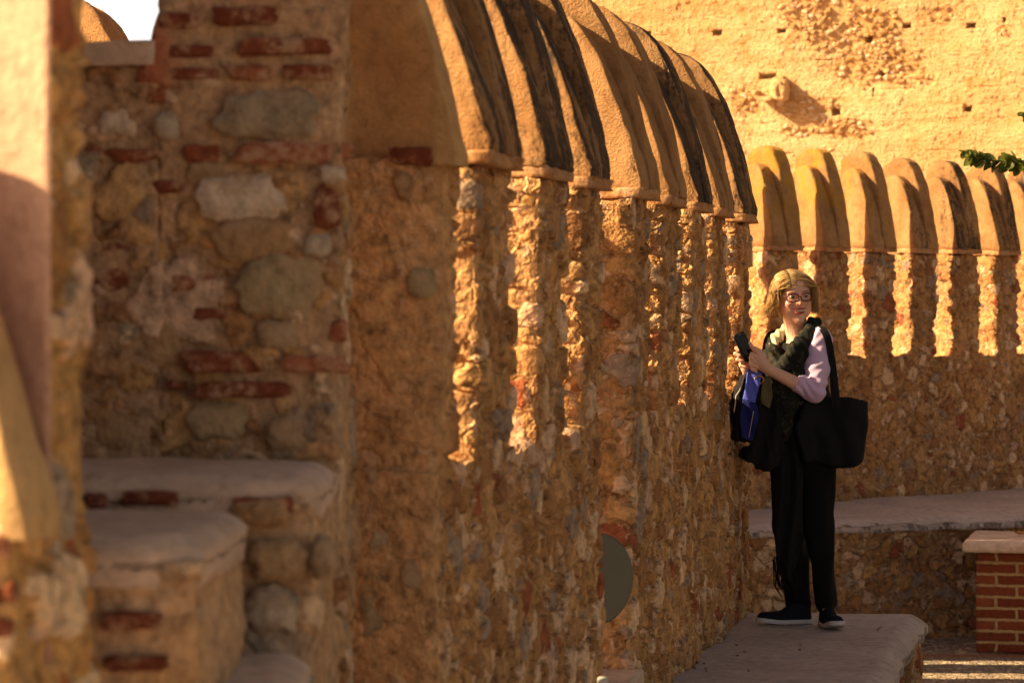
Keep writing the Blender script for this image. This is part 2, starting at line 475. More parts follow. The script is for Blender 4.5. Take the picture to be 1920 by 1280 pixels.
# low plinth closing the wide opening between the two halves
def mp(u, v, w):
    y = 10.02 + .69 * u; x, yy = near_map(y, -.5 + .55 * v)
    return x, yy, -.02 + w * (.19 + .006 * vnoise(x, yy, 0, 9, 2))
V, F, S = lattice_box((40, 30, 10), mp)
fix_normals(mesh_obj('plinth', V, F, M_STEPTOP, near))

# ------------------------------------------------------------------ pier at the near end of the parapet (brick and stone end face towards us)
stub = thing('wall_pier', 'broad mixed brick and stone wall pier facing the camera, left of the hooded parapet', 'wall')
def mp(u, v, w):
    y = 6.60 + .78 * u; x, yy = near_map(y, -.42 + (.42 - .185 * u) * v)
    wob = (vnoise(x, yy, w * 3, 5, 3) - .5) * .03
    return x + wob * (v > .5), yy + (vnoise(x, w * 3, 0, 4, 5) - .5) * .02, w * 3.1
V, F, S = lattice_box((50, 40, 220), mp)
fix_normals(mesh_obj('masonry', V, F, M_END, stub))
def mp(u, v, w):
    y = 6.585 + .80 * u; x, yy = near_map(y, -.90 + .482 * v)
    return x, yy + (vnoise(x, w * 3, 0, 4, 5) - .5) * .02, w * 2.02
V, F, S = lattice_box((40, 40, 160), mp)
fix_normals(mesh_obj('outer_masonry', V, F, M_END, stub))
def mp(u, v, w):
    y = 6.56 + .84 * u; x, yy = near_map(y, -.92 + .50 * v)
    return x, yy, 2.02 + w * (.05 + .01 * vnoise(x, yy, 0, 7, 1))
V, F, S = lattice_box((40, 30, 6), mp)
fix_normals(mesh_obj('sill', V, F, M_STEPTOP, stub))

def lump_mesh(cx, cy, cz, hx, hz, dep, seed, power=3.0, n=22):
    """a flattened stone or brick bedded in a face that looks towards -y"""
    u = np.linspace(-1, 1, n); U, W = np.meshgrid(u, u, indexing='ij')
    X = np.sign(U) * np.abs(U) ** .8; Z = np.sign(W) * np.abs(W) ** .8
    ang = np.arctan2(Z, X)
    rr = np.maximum(np.abs(X), np.abs(Z))
    # square to superellipse
    L = (1 + .22 * (vnoise(np.cos(ang) * 1.5 + 9, np.sin(ang) * 1.5 + 3, seed, 2.3, seed + 7) - .5)) * (np.abs(np.cos(ang)) ** power + np.abs(np.sin(ang)) ** power) ** (-1 / power)
    rad = rr * L * (1 + .14 * (vnoise(np.cos(ang) + 5, np.sin(ang) + 5, seed, 1.7, seed) - .5) * 2)
    x = cx + hx * rad * np.cos(ang); z = cz + hz * rad * np.sin(ang)
    d = dep * (1 - rr ** 4) + .3 * dep * (vnoise(x, z, 0, 25, seed) - .5) * (rr < .98)
    y = cy - d + .0 * x
    V = np.stack([x.ravel(), y.ravel(), z.ravel()], 1)
    id = np.arange(n * n).reshape(n, n)
    F = np.stack([id[:-1, :-1], id[1:, :-1], id[1:, 1:], id[:-1, 1:]], -1).reshape(-1, 4)
    # back plate closes it inside the wall
    Vb = V.copy(); Vb[:, 1] = cy + .03
    per = list(id[:, 0]) + list(id[-1, 1:]) + list(id[-2::-1, -1]) + list(id[0, -2:0:-1])
    m = len(V)
    Fb = F[:, ::-1] + m
    per = np.array(per); nx = np.roll(per, -1)
    Fs = np.stack([per, per + m, nx + m, nx], 1)
    return np.concatenate([V, Vb]), np.concatenate([F, Fb, Fs])

def inlay(name, items, Y, mat, parent, dep=.012, power=5.0, seed=0, slope=True, sep_=None):
    if sep_ is not None:
        for q, it in enumerate(items):
            put(inlay(name, [it], Y, mat, None, dep, power, seed + q, slope), sep_)
        return None
    Vs, Fs, tone, n0 = [], [], [], 0
    for i, it in enumerate(items):
        x0, x1, y0, y1 = it[:4]; tn = it[4] if len(it) > 4 else random.random()
        s = FPX / Y
        cx = ((x0 + x1) / 2 - 960) / s; cz = CAMZ + (560 - (y0 + y1) / 2) / s
        cy = Y + (-DX * 0 - .195 * 0) 
        # the end face is square to the wall line
        cy = Y - (cx - (OX + .195 * Y)) * (DX / DY) if slope else Y
        V, F = lump_mesh(cx, cy - .008, cz, (x1 - x0) / 2 / s, (y1 - y0) / 2 / s, dep, seed + i, power)
        Vs.append(V); Fs.append(F + n0); n0 += len(V); tone.append(np.full(len(V), tn))
    o = fix_normals(mesh_obj(name, np.concatenate(Vs), np.concatenate(Fs), mat, parent))
    set_attr(o, 'tone', np.concatenate(tone)); return o

def stones_mat():
    n = NT('bedded_stone'); r = n.rest(); t = n.attr('tone')
    c = n.ramp(t, [(0, (.60, .42, .26)), (.2, (.38, .29, .16)), (.4, (.42, .25, .12)), (.6, (.34, .27, .18)), (.8, (.46, .37, .27)), (1, (.66, .52, .38))])
    c = n.mix(1.0, c, n.ramp(n.noise(r, 16, 6, .72), [(.3, (.50, .46, .42)), (.5, (1, 1, 1)), (.7, (1.3, 1.25, 1.2))]), 'MULTIPLY')
    du = n.ss(n.noise(r, 10, 6, .75), .49, .62); c = n.mix(n.mul(du, .8), c, (.47, .31, .18))
    n.color(c); n.rough(.95); n.disp(n.noise(r, 14, 6, .65), .03, .5); return n.m
M_STONE = stones_mat()
YS = 6.60
inlay('brick', [(292, 375, 20, 50, .2), (395, 522, 10, 45, .1), (445, 640, 70, 102, .3), (318, 412, 124, 146, .4), (425, 507, 120, 148, .7),
    (530, 622, 120, 148, .3), (195, 305, 275, 302, .4), (340, 408, 270, 305, .5), (440, 652, 265, 308, .8), (152, 290, 505, 548, .2),
    (315, 412, 512, 550, .6), (265, 318, 152, 190, .5), (590, 640, 350, 430, .1), (342, 520, 658, 700, .3), (530, 650, 666, 698, .8),
    (360, 600, 715, 746, .2), (185, 255, 452, 470, .1), (360, 448, 575, 600, .2), (280, 350, 335, 360, .1), (405, 440, 545, 575, .4),
    (620, 650, 600, 640, .6), (200, 260, 108, 120, .5), (305, 345, 715, 732, .1), (310, 400, 80, 104, .1), (160, 186, 280, 300, .1)],
    YS, M_BRICK, None, .010, 9, 3, True, stub)
inlay('bedded_stone', [(365, 572, 322, 412, .97), (442, 642, 482, 598, .22), (400, 590, 410, 488, .42), (405, 620, 168, 262, .58), (170, 252, 198, 252, .95),
    (282, 332, 205, 262, .8), (200, 290, 590, 645, .6), (255, 335, 600, 690, .42), (160, 240, 330, 400, .4), (480, 560, 600, 655, .5), (570, 620, 440, 480, .82),
    (345, 420, 300, 345, .35), (165, 300, 750, 850, .42), (350, 470, 760, 830, .25), (500, 600, 770, 850, .5), (600, 650, 310, 345, .9)],
    YS, M_STONE, None, .016, 3.0, 50, True, stub)

inlay('brick', [(728, 818, 274, 308, .05)], 7.58, M_BRICK, None, .012, 9, 300, True, near)
inlay('bedded_stone', [(738, 776, 322, 376, .42), (765, 818, 500, 560, .2), (684, 716, 876, 916, .45), (690, 740, 985, 1040, .1), (670, 745, 1110, 1190, .25), (750, 800, 1040, 1110, .45)], 7.60, M_STONE, None, .012, 2.6, 310, True, near)

# ------------------------------------------------------------------ stepped masonry blocks below the pier
def block(name, x0, x1, y0, y1, zt, zb, label, group, dx=.03, seed=0, mat=None):
    t = thing(name, label, 'step', ((x0 + x1) / 2, (y0 + y1) / 2, zb), 0, group)
    def rounded(u, v, grow=0.0):
        return x0 + (x1 - x0) * u, y0 + (y1 - y0) * v
    def mp(u, v, w):
        x, y = rounded(u, v)
        cr = .05
        ex = sm(0, 1, np.clip((u - .80) / .2, 0, 1)); ey = sm(0, 1, np.clip((.25 - v) / .25, 0, 1))
        z = zb + w * (zt - .05 - zb)
        b = (vnoise(x * 3, y * 3, z * 5, 1.6, seed) - .5) * .035
        x = x + b * (u > .5) - .018 * ex * ey; y = y + b * .6 * (v < .5)
        return x, y, z
    nx, ny = max(8, int((x1 - x0) / .014)), max(8, int((y1 - y0) / .014))
    V, F, S = lattice_box((nx, ny, int((zt - zb) / .014)), mp)
    put(fix_normals(mesh_obj('masonry', V, F, mat or M_END)), t)
    def mp2(u, v, w):
        x, y = x0 - .0 + (x1 - x0 + .004) * u, y0 - .012 + (y1 - y0 + .012) * v
        z = zt - .055 + w * .055
        # soft worn arris towards the courtyard and towards us
        d = np.minimum((1 - u) * (x1 - x0), v * (y1 - y0))
        rd = np.clip(1 - d / .06, 0, 1) ** 2
        z = z - rd * .028 * (w > .5) + (vnoise(x, y, 0, 5, seed) - .5) * .014 * (w > .5) - (1 - w) * .05 * vnoise(x, y, 0, 8, seed + 1)
        b = (vnoise(x * 3, y * 3, z * 5, 1.6, seed) - .5) * .03
        ex = sm(.84, 1, u) * (1 - sm(0, .2, v))
        return x + b * (u > .5) - .02 * ex, y + b * .5 * (v < .5) + .03 * ex, z
    V, F, S = lattice_box((nx, ny, 6), mp2)
    put(fix_normals(mesh_obj('plaster_top', V, F, M_STEPTOP)), t)
    return t
G = 'stepped blocks below the pier'
b1 = block('stone_step', -1.35, -.385, 5.90, 6.57, 1.147, .0, 'widest and topmost plaster-topped block at the foot of the brick and stone pier', G, seed=2)
b2 = block('stone_step', -1.30, -.515, 5.12, 5.76, 1.093, .0, 'ochre block with crumbling right side, in front of the widest block', G, seed=4)
b3 = block('stone_step', -.60, -.392, 5.12, 5.80, .815, .0, 'lowest small block, only its pale top showing at the bottom edge', G, seed=6)
inlay('bedded_stone', [(455, 560, 1100, 1185, .8), (470, 580, 1010, 1090, .35), (430, 545, 935, 985, .4), (580, 630, 1000, 1080, .5)], 5.88, M_STONE, None, .03, 2.8, 80, False, b1)
inlay('brick', [(230, 335, 918, 948, .05), (435, 545, 932, 962, .5), (160, 200, 925, 950, .1)], 5.885, M_BRICK, None, .01, 8, 90, False, b1)
inlay('brick', [(190, 300, 1145, 1180, .0), (200, 315, 1228, 1258, .0)], 5.10, M_BRICK, None, .01, 8, 95, False, b2)

# ------------------------------------------------------------------ nearest wall end at the left edge
nw = thing('wall_end', 'out of focus sunlit plaster wall end with a lower hood, at the left edge', 'wall')
def mp(u, v, w):
    y = 4.765 + .16 * u + .42 * .6 * (1 - v); x, yy = near_map(y, -.6 + .6 * v)
    b = (vnoise(y * 3, w * 10, 0, 1.7, 3) - .5) * .03
    return x + b * (v > .5) * (u > .3), yy, w * 3.0
V, F, S = lattice_box((14, 40, 200), mp)
m = np.where(S == 0, 0, 1)
M_NB = rubble('ochre_rubble', 6.0, .035, mortar=(.52, .31, .12), cover=.45)
o = fix_normals(mesh_obj('masonry', V, F, None, nw, mats=[M_NEARPL, M_NB], fmat=m))
def mp(u, v, w):
    y = 4.59 + .165 * u; x, yy = near_map(y, -.6 + .6 * v)
    return x, yy, w * 1.14
V, F, S = lattice_box((14, 40, 80), mp)
fix_normals(mesh_obj('lower_masonry', V, F, M_NB, nw))
cap(near_map, 4.60, 4.74, 1.14, .74, .55, nw, .0, .0, seed=70, ridge=0, over=.03, brick=False)
inlay('brick', [(-60, 2, 1100, 1135, .4), (8, 30, 1090, 1125, .5), (-40, 25, 1160, 1195, .3), (-50, 20, 1002, 1040, .9)], 4.585, M_BRICK, None, .006, 8, 110, True, nw)
# added unseen wall block that shades the pier, outside the frame to the left
shw = thing('shade_wall', 'unseen rubble block added to shade the pier, outside the left edge of the view', 'wall', (-2.0, 6.5, -.9))
def mp(u, v, w): return -2.7 + 1.3 * u, 4.99 + 2.97 * v, -.9 + 4.1 * w
V, F, S = lattice_box((40, 70, 100), mp)
put(fix_normals(mesh_obj('masonry', V, F, M_END)), shw)

# ------------------------------------------------------------------ small outer parapet seen over the pier's sill
outer = thing('outer_parapet', 'distant outer parapet, two sunlit hoods against the white sky above the pier', 'wall')
def out_map(t, off): return -1.42 + .06 * (t - 10.2) + off * .98, t + off * -.2
section('masonry', out_map, 9.9, 12.6, [(10.35, 10.72), (11.06, 11.60), (11.95, 12.4)], -.86, 1.0, 1.72, .42, .03, .03, outer, M_FAR, K=6)
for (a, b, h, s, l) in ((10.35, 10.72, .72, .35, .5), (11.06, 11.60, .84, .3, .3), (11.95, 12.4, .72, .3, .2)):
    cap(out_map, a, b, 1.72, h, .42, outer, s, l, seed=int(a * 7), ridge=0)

def mp(u, v, w):
    x, y = -1.05 + .55 * u, 10.52 + .56 * v
    return x, y, -.88 + 3.12 * w
V, F, S = lattice_box((20, 20, 60), mp); fix_normals(mesh_obj('shade_block', V, F, M_FAR, outer))  # hidden mass added to shade the end face in the wide opening
# ------------------------------------------------------------------ walkway ledge she stands on
led = thing('walkway_ledge', 'raised plastered ledge along the parapet on which the woman stands', 'ledge')
def led_map(y, e):
    x0 = OX + .195 * y - .02
    x1 = 1.46 + .204 * (y - 11.7)
    return x0 + (x1 - x0) * e
def mp(u, v, w):
    y = 4.0 + 10.35 * u
    e = v; x = led_map(y, e)
    d = np.minimum((1 - v) * .9, (1 - u) * 10.35)
    rd = np.clip(1 - d / .10, 0, 1) ** 2
    z = -.075 + .075 * w - rd * .05 * (w > .5) + ((vnoise(x, y, 0, 2.2, 1) - .5) * .02 + (vnoise(x, y, 0, 7, 4) - .5) * .006) * (w > .5)
    z = z - (1 - w) * .03 * vnoise(x, y, 0, 9, 5)
    cr = sm(.86, 1, v) * sm(10.35 - .16, 10.35, u * 10.35)
    wob = (vnoise(x * 0, y, 0, 2.5, 3) - .5) * .03 + (vnoise(0 * x, y, 0, 11, 6) - .5) * .02
    return x + wob * (v > .8) - .07 * cr, y - .02 * cr, z
V, F, S = lattice_box((700, 60, 5), mp)
fix_normals(mesh_obj('plaster_top', V, F, M_LEDGE, led))
def mp(u, v, w):
    y = 4.0 + 10.30 * u; x = led_map(y, v) - .04 * (v > .5)
    z = -.90 + .835 * w
    cr = sm(.86, 1, v) * sm(10.35 - .16, 10.35, u * 10.35)
    return x + (vnoise(0 * x, y, z, 4, 3) - .5) * .04 * (v > .5) - .07 * cr, y, z
V, F, S = lattice_box((560, 40, 46), mp)
fix_normals(mesh_obj('masonry', V, F, M_BENCH, led))

# ------------------------------------------------------------------ far parapet and bench on a curve
def smooth_path(pts, step=.05):
    p = np.array(pts, float); out = []
    pp = np.vstack([2 * p[0] - p[1], p, 2 * p[-1] - p[-2]])
    for i in range(1, len(pp) - 2):
        a, b, c, d = pp[i - 1], pp[i], pp[i + 1], pp[i + 2]
        for t in np.linspace(0, 1, 24, endpoint=False):
            out.append(.5 * ((2 * b) + (-a + c) * t + (2 * a - 5 * b + 4 * c - d) * t * t + (-a + 3 * b - 3 * c + d) * t ** 3))
    out.append(p[-1]); out = np.array(out)
    L = np.concatenate([[0], np.cumsum(np.hypot(*np.diff(out, axis=0).T))])
    s = np.arange(0, L[-1], step)
    return s, np.interp(s, L, out[:, 0]), np.interp(s, L, out[:, 1])
fs, fx, fy = smooth_path([(.72, 14.75), (-.1, 15.6), (-.70, 17), (-.75, 18.4), (-.15, 19.75), (.85, 20.62), (1.67, 21.3), (2.53, 22.12), (3.51, 23.2), (4.0, 23.8), (5.4, 25.3), (7.6, 27.3)])
ftx = np.gradient(fx, fs); fty = np.gradient(fy, fs); fl = np.hypot(ftx, fty); ftx /= fl; fty /= fl
def far_map(t, off):
    x = np.interp(t, fs, fx); y = np.interp(t, fs, fy)
    tx = np.interp(t, fs, ftx); ty = np.interp(t, fs, fty)
    return x + ty * off, y - tx * off
fpx = 960 + FPX * fx / fy
def far_t(px):
    i = np.nonzero(fs > 6.0)[0]
    return float(np.interp(px, fpx[i], fs[i]))
starts = [1445, 1541, 1630, 1712, 1790, 1866, 1938]
gaps = [42, 41, 41, 38, 37, 33, 31]
tst = [far_t(p) for p in starts]; tend = [far_t(p - g) for p, g in zip(starts, gaps)]
fm = [(tst[i], tend[i + 1]) for i in range(len(starts) - 1)]
per = tst[1] - tst[0]
t = tst[-1]
while t + .5 < fs[-1] - .2: fm.append((t, t + .40)); t += .68
t = tend[0]; 
while t - .45 > .2: fm.insert(0, (t - .33, t)); t -= .72
far = thing('parapet_wall', 'curved far rubble parapet behind the woman, its pale hoods striped with sun and shade', 'wall')
ZE2, ZS2 = 1.835, 1.05
section('masonry', far_map, .05, fs[-1] - .1, fm, -.02, ZS2, ZE2, .34, .017, .017, far, M_FAR, K=8, seed=11, jit=.022, skew=.34)
for i, (a, b) in enumerate(fm):
    px = float(np.interp(a, fs, fpx))
    vis = px > 1380 and a > 6
    k = sum(1 for m in fm[:i] if np.interp(m[0], fs, fpx) > 1380 and m[0] > 6)
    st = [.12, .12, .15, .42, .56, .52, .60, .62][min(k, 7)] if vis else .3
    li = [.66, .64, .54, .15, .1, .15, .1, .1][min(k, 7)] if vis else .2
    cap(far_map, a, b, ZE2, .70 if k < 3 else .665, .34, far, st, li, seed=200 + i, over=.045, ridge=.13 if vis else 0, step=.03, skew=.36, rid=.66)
# bench in front of it
gs, gx, gy = smooth_path([(.1, 18.2), (.6, 19.0), (1.0, 19.4), (1.555, 19.8), (2.33, 20.36), (3.5, 21.0), (5, 21.8), (7.4, 23.4)])
ben = thing('stone_bench', 'curved masonry bench with a worn grey top running along the far parapet', 'bench')
def ben_pt(u, v):
    sf = gs[0] + (gs[-1] - gs[0]) * u
    xf = np.interp(sf, gs, gx); yf = np.interp(sf, gs, gy)
    tb = 4.1 + (fs[-1] - .3 - 4.1) * u
    xb, yb = far_map(tb, -.02)
    return xb + (xf - xb) * v, yb + (yf - yb) * v
def mp(u, v, w):
    x, y = ben_pt(u, v)
    rd = np.clip(1 - (1 - v) / .12, 0, 1) ** 2
    z = -.07 + .07 * w - rd * .05 * (w > .5) + ((vnoise(x, y, 0, 1.8, 8) - .5) * .035 + (vnoise(x, y, 0, 6, 4) - .5) * .008) * (w > .5) - (1 - w) * .05 * vnoise(x, y, 0, 7, 5)
    return x, y - (vnoise(x, 0 * y, 0, 2, 5) - .5) * .08 * (v > .9), z
V, F, S = lattice_box((460, 50, 5), mp)
fix_normals(mesh_obj('plaster_top', V, F, M_LEDGE, ben))
def mp(u, v, w):
    x, y = ben_pt(u, v * .955)
    z = -.90 + .84 * w
    return x + (vnoise(x, y, z, 3, 3) - .5) * .05 * (v > .5), y, z
V, F, S = lattice_box((560, 24, 56), mp)
fix_normals(mesh_obj('masonry', V, F, M_BENCH, ben))

# ------------------------------------------------------------------ ground
def ground_mat():
    n = NT('cobbled_ground'); r = n.objc()
    p = n.vm('ADD', r, n.vscale(n.vm('SUBTRACT', n.noise(r, 9, 2, out='Color'), (.5, .5, .5)), .03))
    v = n.vor(p, 22); e = n.vor(p, 22, 'DISTANCE_TO_EDGE').outputs['Distance']
    cc = n.sep(v.outputs['Color'])
    st = n.ss(e, .02, .16)
    c = n.ramp(cc[0], [(0, (.34, .25, .18)), (.3, (.50, .40, .29)), (.6, (.26, .21, .17)), (.85, (.58, .48, .36))], 'CONSTANT')
    c = n.mix(st, (.26, .19, .13), c)
    # brick border courses running parallel to the far bench
    y = n.sep(r)[1]; x = n.sep(r)[0]
    band = n.mul(n.mt('GREATER_THAN', n.add(y, n.mul(x, -.02)), 19.62), n.mt('LESS_THAN', n.add(y, n.mul(x, -.02)), 19.80))
    c = n.mix(band, c, (.34, .17, .10))
    n.color(c); n.rough(.9)
    n.bump(n.add(n.mul(st, .8), n.mul(n.noise(r, 60, 3), .3)), 1.0, .03)
    return n.m
g = []
xs = np.concatenate([[-1500, -200, -40], np.linspace(-12, 14, 60), [60, 300, 1500]])
ys = np.concatenate([[-1500, -200, -40], np.linspace(-10, 36, 80), [80, 400, 1500]])
X, Y = np.meshgrid(xs, ys, indexing='ij')
id = np.arange(X.size).reshape(X.shape)
F = np.stack([id[:-1, :-1], id[1:, :-1], id[1:, 1:], id[:-1, 1:]], -1).reshape(-1, 4)
struct(mesh_obj('ground', np.stack([X.ravel(), Y.ravel(), np.full(X.size, -.86)], 1), F, ground_mat()))

# ------------------------------------------------------------------ rammed-earth tower
def tower_mat():
    n = NT('rammed_earth'); r = n.rest(); s = n.sep(r)
    big = n.noise(r, .55, 4, .55)
    patch = n.attr('pebbly')
    pk = n.ss(n.add(patch, n.mul(n.sub(n.noise(r, 2.3, 5, .65), .5), 1.3)), .34, .60)
    v = n.vor(n.vm('MULTIPLY', r, (1, 1, 1.3)), 17); e = n.vor(n.vm('MULTIPLY', r, (1, 1, 1.3)), 17, 'DISTANCE_TO_EDGE').outputs['Distance']
    cc = n.sep(v.outputs['Color'])
    peb = n.mul(n.mul(n.ss(e, .03, .2), n.mt('GREATER_THAN', cc[1], .35)), n.mt('MAXIMUM', pk, .22))
    fine = n.noise(r, 58, 5, .7); lay = n.noise(n.vm('MULTIPLY', r, (.5, .5, 9)), 1.0, 4, .6)
    # lift joints
    zz = n.add(s[2], n.mul(n.sub(n.noise(r, 1.2, 3), .5), .05))
    ph = n.mt('FRACT', n.mt('DIVIDE', zz, .31)); jt = n.sub(1.0, n.ss(n.mt('ABSOLUTE', n.sub(ph, .5)), .0, .045))
    jt = n.mul(jt, n.ss(n.noise(r, 4.0, 5, .75), .50, .64))
    c = n.mix(n.ss(big, .35, .65), (.70, .44, .20), (.80, .58, .32))
    c = n.mix(n.mul(pk, .6), c, (.62, .34, .13))
    c = n.mix(1.0, c, n.ramp(lay, [(.3, (.84, .80, .74)), (.55, (1, 1, 1)), (.7, (1.10, 1.10, 1.12))]), 'MULTIPLY')
    c = n.mix(1.0, c, n.ramp(fine, [(.3, (.72, .62, .50)), (.5, (1, 1, 1)), (.7, (1.15, 1.15, 1.15))]), 'MULTIPLY')
    c = n.mix(1.0, c, n.ramp(n.noise(r, 7, 5, .65), [(.32, (.84, .70, .52)), (.5, (1, 1, 1)), (.7, (1.06, 1.08, 1.12))]), 'MULTIPLY')
    pc = n.ramp(cc[0], [(0, (.70, .47, .25)), (.35, (.55, .32, .14)), (.55, (.82, .66, .48)), (.8, (.66, .42, .22))], 'CONSTANT')
    c = n.mix(n.mul(peb, .75), c, pc)
    c = n.mix(n.mul(jt, .45), c, (.42, .22, .09))
    n.color(c); n.rough(.95)
    h = n.add(n.mul(peb, n.add(.35, n.mul(cc[2], .5))), n.add(n.mul(fine, .75), n.add(n.mul(lay, .35), n.mul(jt, -.45))))
    h = n.sub(h, n.mul(pk, .25))
    n.disp(h, .045, .4)
    return n.m
tow = thing('tower', 'huge sunlit rammed earth tower wall with pebbly patches rising behind everything', 'tower')
TA = R(24); tdx, tdy = math.cos(TA), -math.sin(TA); tnx, tny = -math.sin(TA), -math.cos(TA)
TO = (3.3, 29.6)
def tpt(a, z, d):     # a along face, d outwards towards us
    return TO[0] + tdx * a + tnx * d, TO[1] + tdy * a + tny * d, z
def tower_inv(px, py):
    k = (px - 960) / FPX
    # x = k*y ; solve for a
    a = (k * TO[1] - TO[0]) / (tdx - k * tdy)
    y = TO[1] + tdy * a
    return a, CAMZ + (560 - py) * y / FPX
holes = [tower_inv(*p) + s for p, s in (((1466, 58), (.05, .03)), ((1700, 49), (.05, .035)), ((1820, 48), (.06, .04)), ((1628, 75), (.04, .04)), ((1567, 210), (.055, .045)),
          ((1815, 205), (.06, .045)), ((1883, 38), (.02, .03)), ((1637, 173), (.02, .05)), ((1345, 62), (.06, .04)), ((1216, 61), (.05, .03)), ((1655, 138), (.03, .03)), ((1440, 143), (.115, .035)))]
a0, a1, z0, z1 = -3.6, 3.4, 2.3, 5.2
A = axis([-7, a0, a1, 8], 1.0); A = np.unique(np.concatenate([np.linspace(-7, a0, 8), np.linspace(a0, a1, 560), np.linspace(a1, 8, 8)]))
Zv = np.unique(np.concatenate([np.linspace(-.9, z0, 5), np.linspace(z0, z1, 240), np.linspace(z1, 9, 6)]))
AA, ZZ = np.meshgrid(A, Zv, indexing='ij')
D = (vnoise(AA, ZZ, 0, .8, 2) - .5) * .08 + (vnoise(AA, ZZ, 0, 3, 2) - .5) * .03
peb = np.zeros_like(AA)
for (px, py, rx, rz, kk) in ((1600, 40, .75, .55, 1.0), (1650, 120, .8, .4, .9), (1500, 200, .55, .25, .8), (1560, 240, .9, .16, .8), (1400, 190, .25, .3, .8), (1760, 30, .3, .2, .6), (1880, 60, .25, .12, .7), (1530, 20, .5, .3, .9)):
    a, z = tower_inv(px, py)
    peb = np.maximum(peb, kk * np.clip(1.15 - np.hypot((AA - a) / rx, (ZZ - z) / rz), 0, 1))
for (a, z, rx, rz) in holes:
    m = np.clip(1.35 - np.maximum(np.abs(AA - a) / (rx * .62), np.abs(ZZ - z) / (rz * .62)), 0, 1)
    D -= np.minimum(m * 3, 1) * .13
x, y, z = tpt(AA, ZZ, D)
id = np.arange(AA.size).reshape(AA.shape)
F = np.stack([id[:-1, :-1], id[1:, :-1], id[1:, 1:], id[:-1, 1:]], -1).reshape(-1, 4)
M_TOW = tower_mat()
tw = mesh_obj('front_wall', np.stack([x.ravel(), y.ravel(), z.ravel()], 1), F, M_TOW, tow)
set_attr(tw, 'pebbly', peb.ravel())
def mp(u, v, w):
    return tpt(-7 + 15 * u, -.9 + 9.9 * w, -.25 - 5.0 * v)
V, F, S = lattice_box((10, 6, 8), mp)
bk = fix_normals(mesh_obj('masonry', V, F, M_TOW, tow)); set_attr(bk, 'pebbly', 0.0)
# broken clay water spout with its stone lip
a, z = tower_inv(1440, 178)
def mp(u, v, w):
    th = math.pi * (1.0 + v * 1.0)     # trough, open upwards
    r = .125 - .03 * w
    aa = a + np.cos(math.pi * (1 + v)) * r * (1 + .15 * (1 - u)) ; zz = z + .05 + np.sin(math.pi * (1 + v)) * r * .75
    wob = (vnoise(aa, zz, u * 3, 9, 4) - .5) * .02
    return tpt(aa + wob, zz + wob - u * .02, -.10 + .22 * u)
V, F, S = lattice_box((12, 20, 2), mp)
sp = fix_normals(mesh_obj('water_spout', V, F, M_TOW, tow)); set_attr(sp, 'pebbly', 0.0)
a2, z2 = tower_inv(1457, 170)
def mp(u, v, w):
    d = np.array([0]); X = (u - .5) * 2; Yv = (v - .5) * 2; Zw = (w - .5) * 2
    L = np.sqrt(X ** 2 + Yv ** 2 + Zw ** 2); Mx = np.maximum(np.maximum(abs(X), abs(Yv)), abs(Zw)); k = (Mx / L) ** .7
    X, Yv, Zw = X * k, Yv * k, Zw * k
    wob = 1 + (vnoise(X + 3, Yv, Zw, 2.2, 4) - .5) * .4
    return tpt(a2 + .05 + X * .085 * wob, z2 + .01 + Zw * .12 * wob, .05 + Yv * .10 * wob)
V, F, S = lattice_box((12, 12, 12), mp)
sp = fix_normals(mesh_obj('spout_stone', V, F, M_TOW, tow)); set_attr(sp, 'pebbly', 0.0)

# ------------------------------------------------------------------ brick pier with stone slab, bottom right
def pier_brick():
    n = NT('red_brickwork'); r = n.objc(); s = n.sep(r)
    b = n.t.nodes.new('ShaderNodeTexBrick')
    # bricks laid round the pier: u follows x+y so both faces get courses
    p = n.vm('ADD', r, n.vscale(n.vm('SUBTRACT', n.noise(r, 20, 3, out='Color'), (.5, .5, .5)), .016))
    sp = n.sep(p)
    vec = n.comb(n.add(sp[0], sp[1]), sp[2], 0.0)
    n.set(b, 'Vector', vec); n.set(b, 'Scale', 1.0); n.set(b, 'Mortar Size', .012); n.set(b, 'Brick Width', .27); n.set(b, 'Row Height', .0757)
    n.set(b, 'Mortar Smooth', .3); n.set(b, 'Color1', (.17, .038, .016)); n.set(b, 'Color2', (.26, .068, .028)); n.set(b, 'Mortar', (.40, .26, .12)); n.set(b, 'Bias', -.1)
    c = n.mix(1.0, b.outputs['Color'], n.ramp(n.noise(r, 35, 5, .7), [(.3, (.62, .6, .58)), (.5, (1, 1, 1)), (.72, (1.25, 1.25, 1.25))]), 'MULTIPLY')
    n.color(c); n.rough(.92)
    n.bump(n.add(n.mul(b.outputs['Fac'], -1.0), n.mul(n.noise(r, 60, 4, .7), .45)), 1.0, .012)
    return n.m
pr = thing('brick_pier', 'low red brick pier with a pale stone slab top, bottom right corner', 'pier', (3.09, 19.9, -.86), R(-13))
def boxm(x0, x1, y0, y1, z0, z1, n=(1, 1, 1), wob=0.0, seed=0, bev=0.0):
    def mp(u, v, w):
        x = x0 + (x1 - x0) * u; y = y0 + (y1 - y0) * v; z = z0 + (z1 - z0) * w
        if bev:
            # pull the edges in for a worn arris
            du = np.minimum(u, 1 - u) * abs(x1 - x0); dv = np.minimum(v, 1 - v) * abs(y1 - y0); dw = np.minimum(w, 1 - w) * abs(z1 - z0)
            cu, cv, cw = [np.clip(1 - d / bev, 0, 1) for d in (du, dv, dw)]
            k = bev * .35
            x = x - np.sign(u - .5) * k * np.maximum(cv, cw) * cu; y = y - np.sign(v - .5) * k * np.maximum(cu, cw) * cv; z = z - np.sign(w - .5) * k * np.maximum(cu, cv) * cw
        if wob:
            q = (vnoise(x, y, z, 9, seed) - .5) * wob; x = x + q * (u > .5) * 1 - q * (u < .5); z = z + q * (w > .5); y = y - q * (v < .5)
        return x, y, z
    return lattice_box(n, mp)
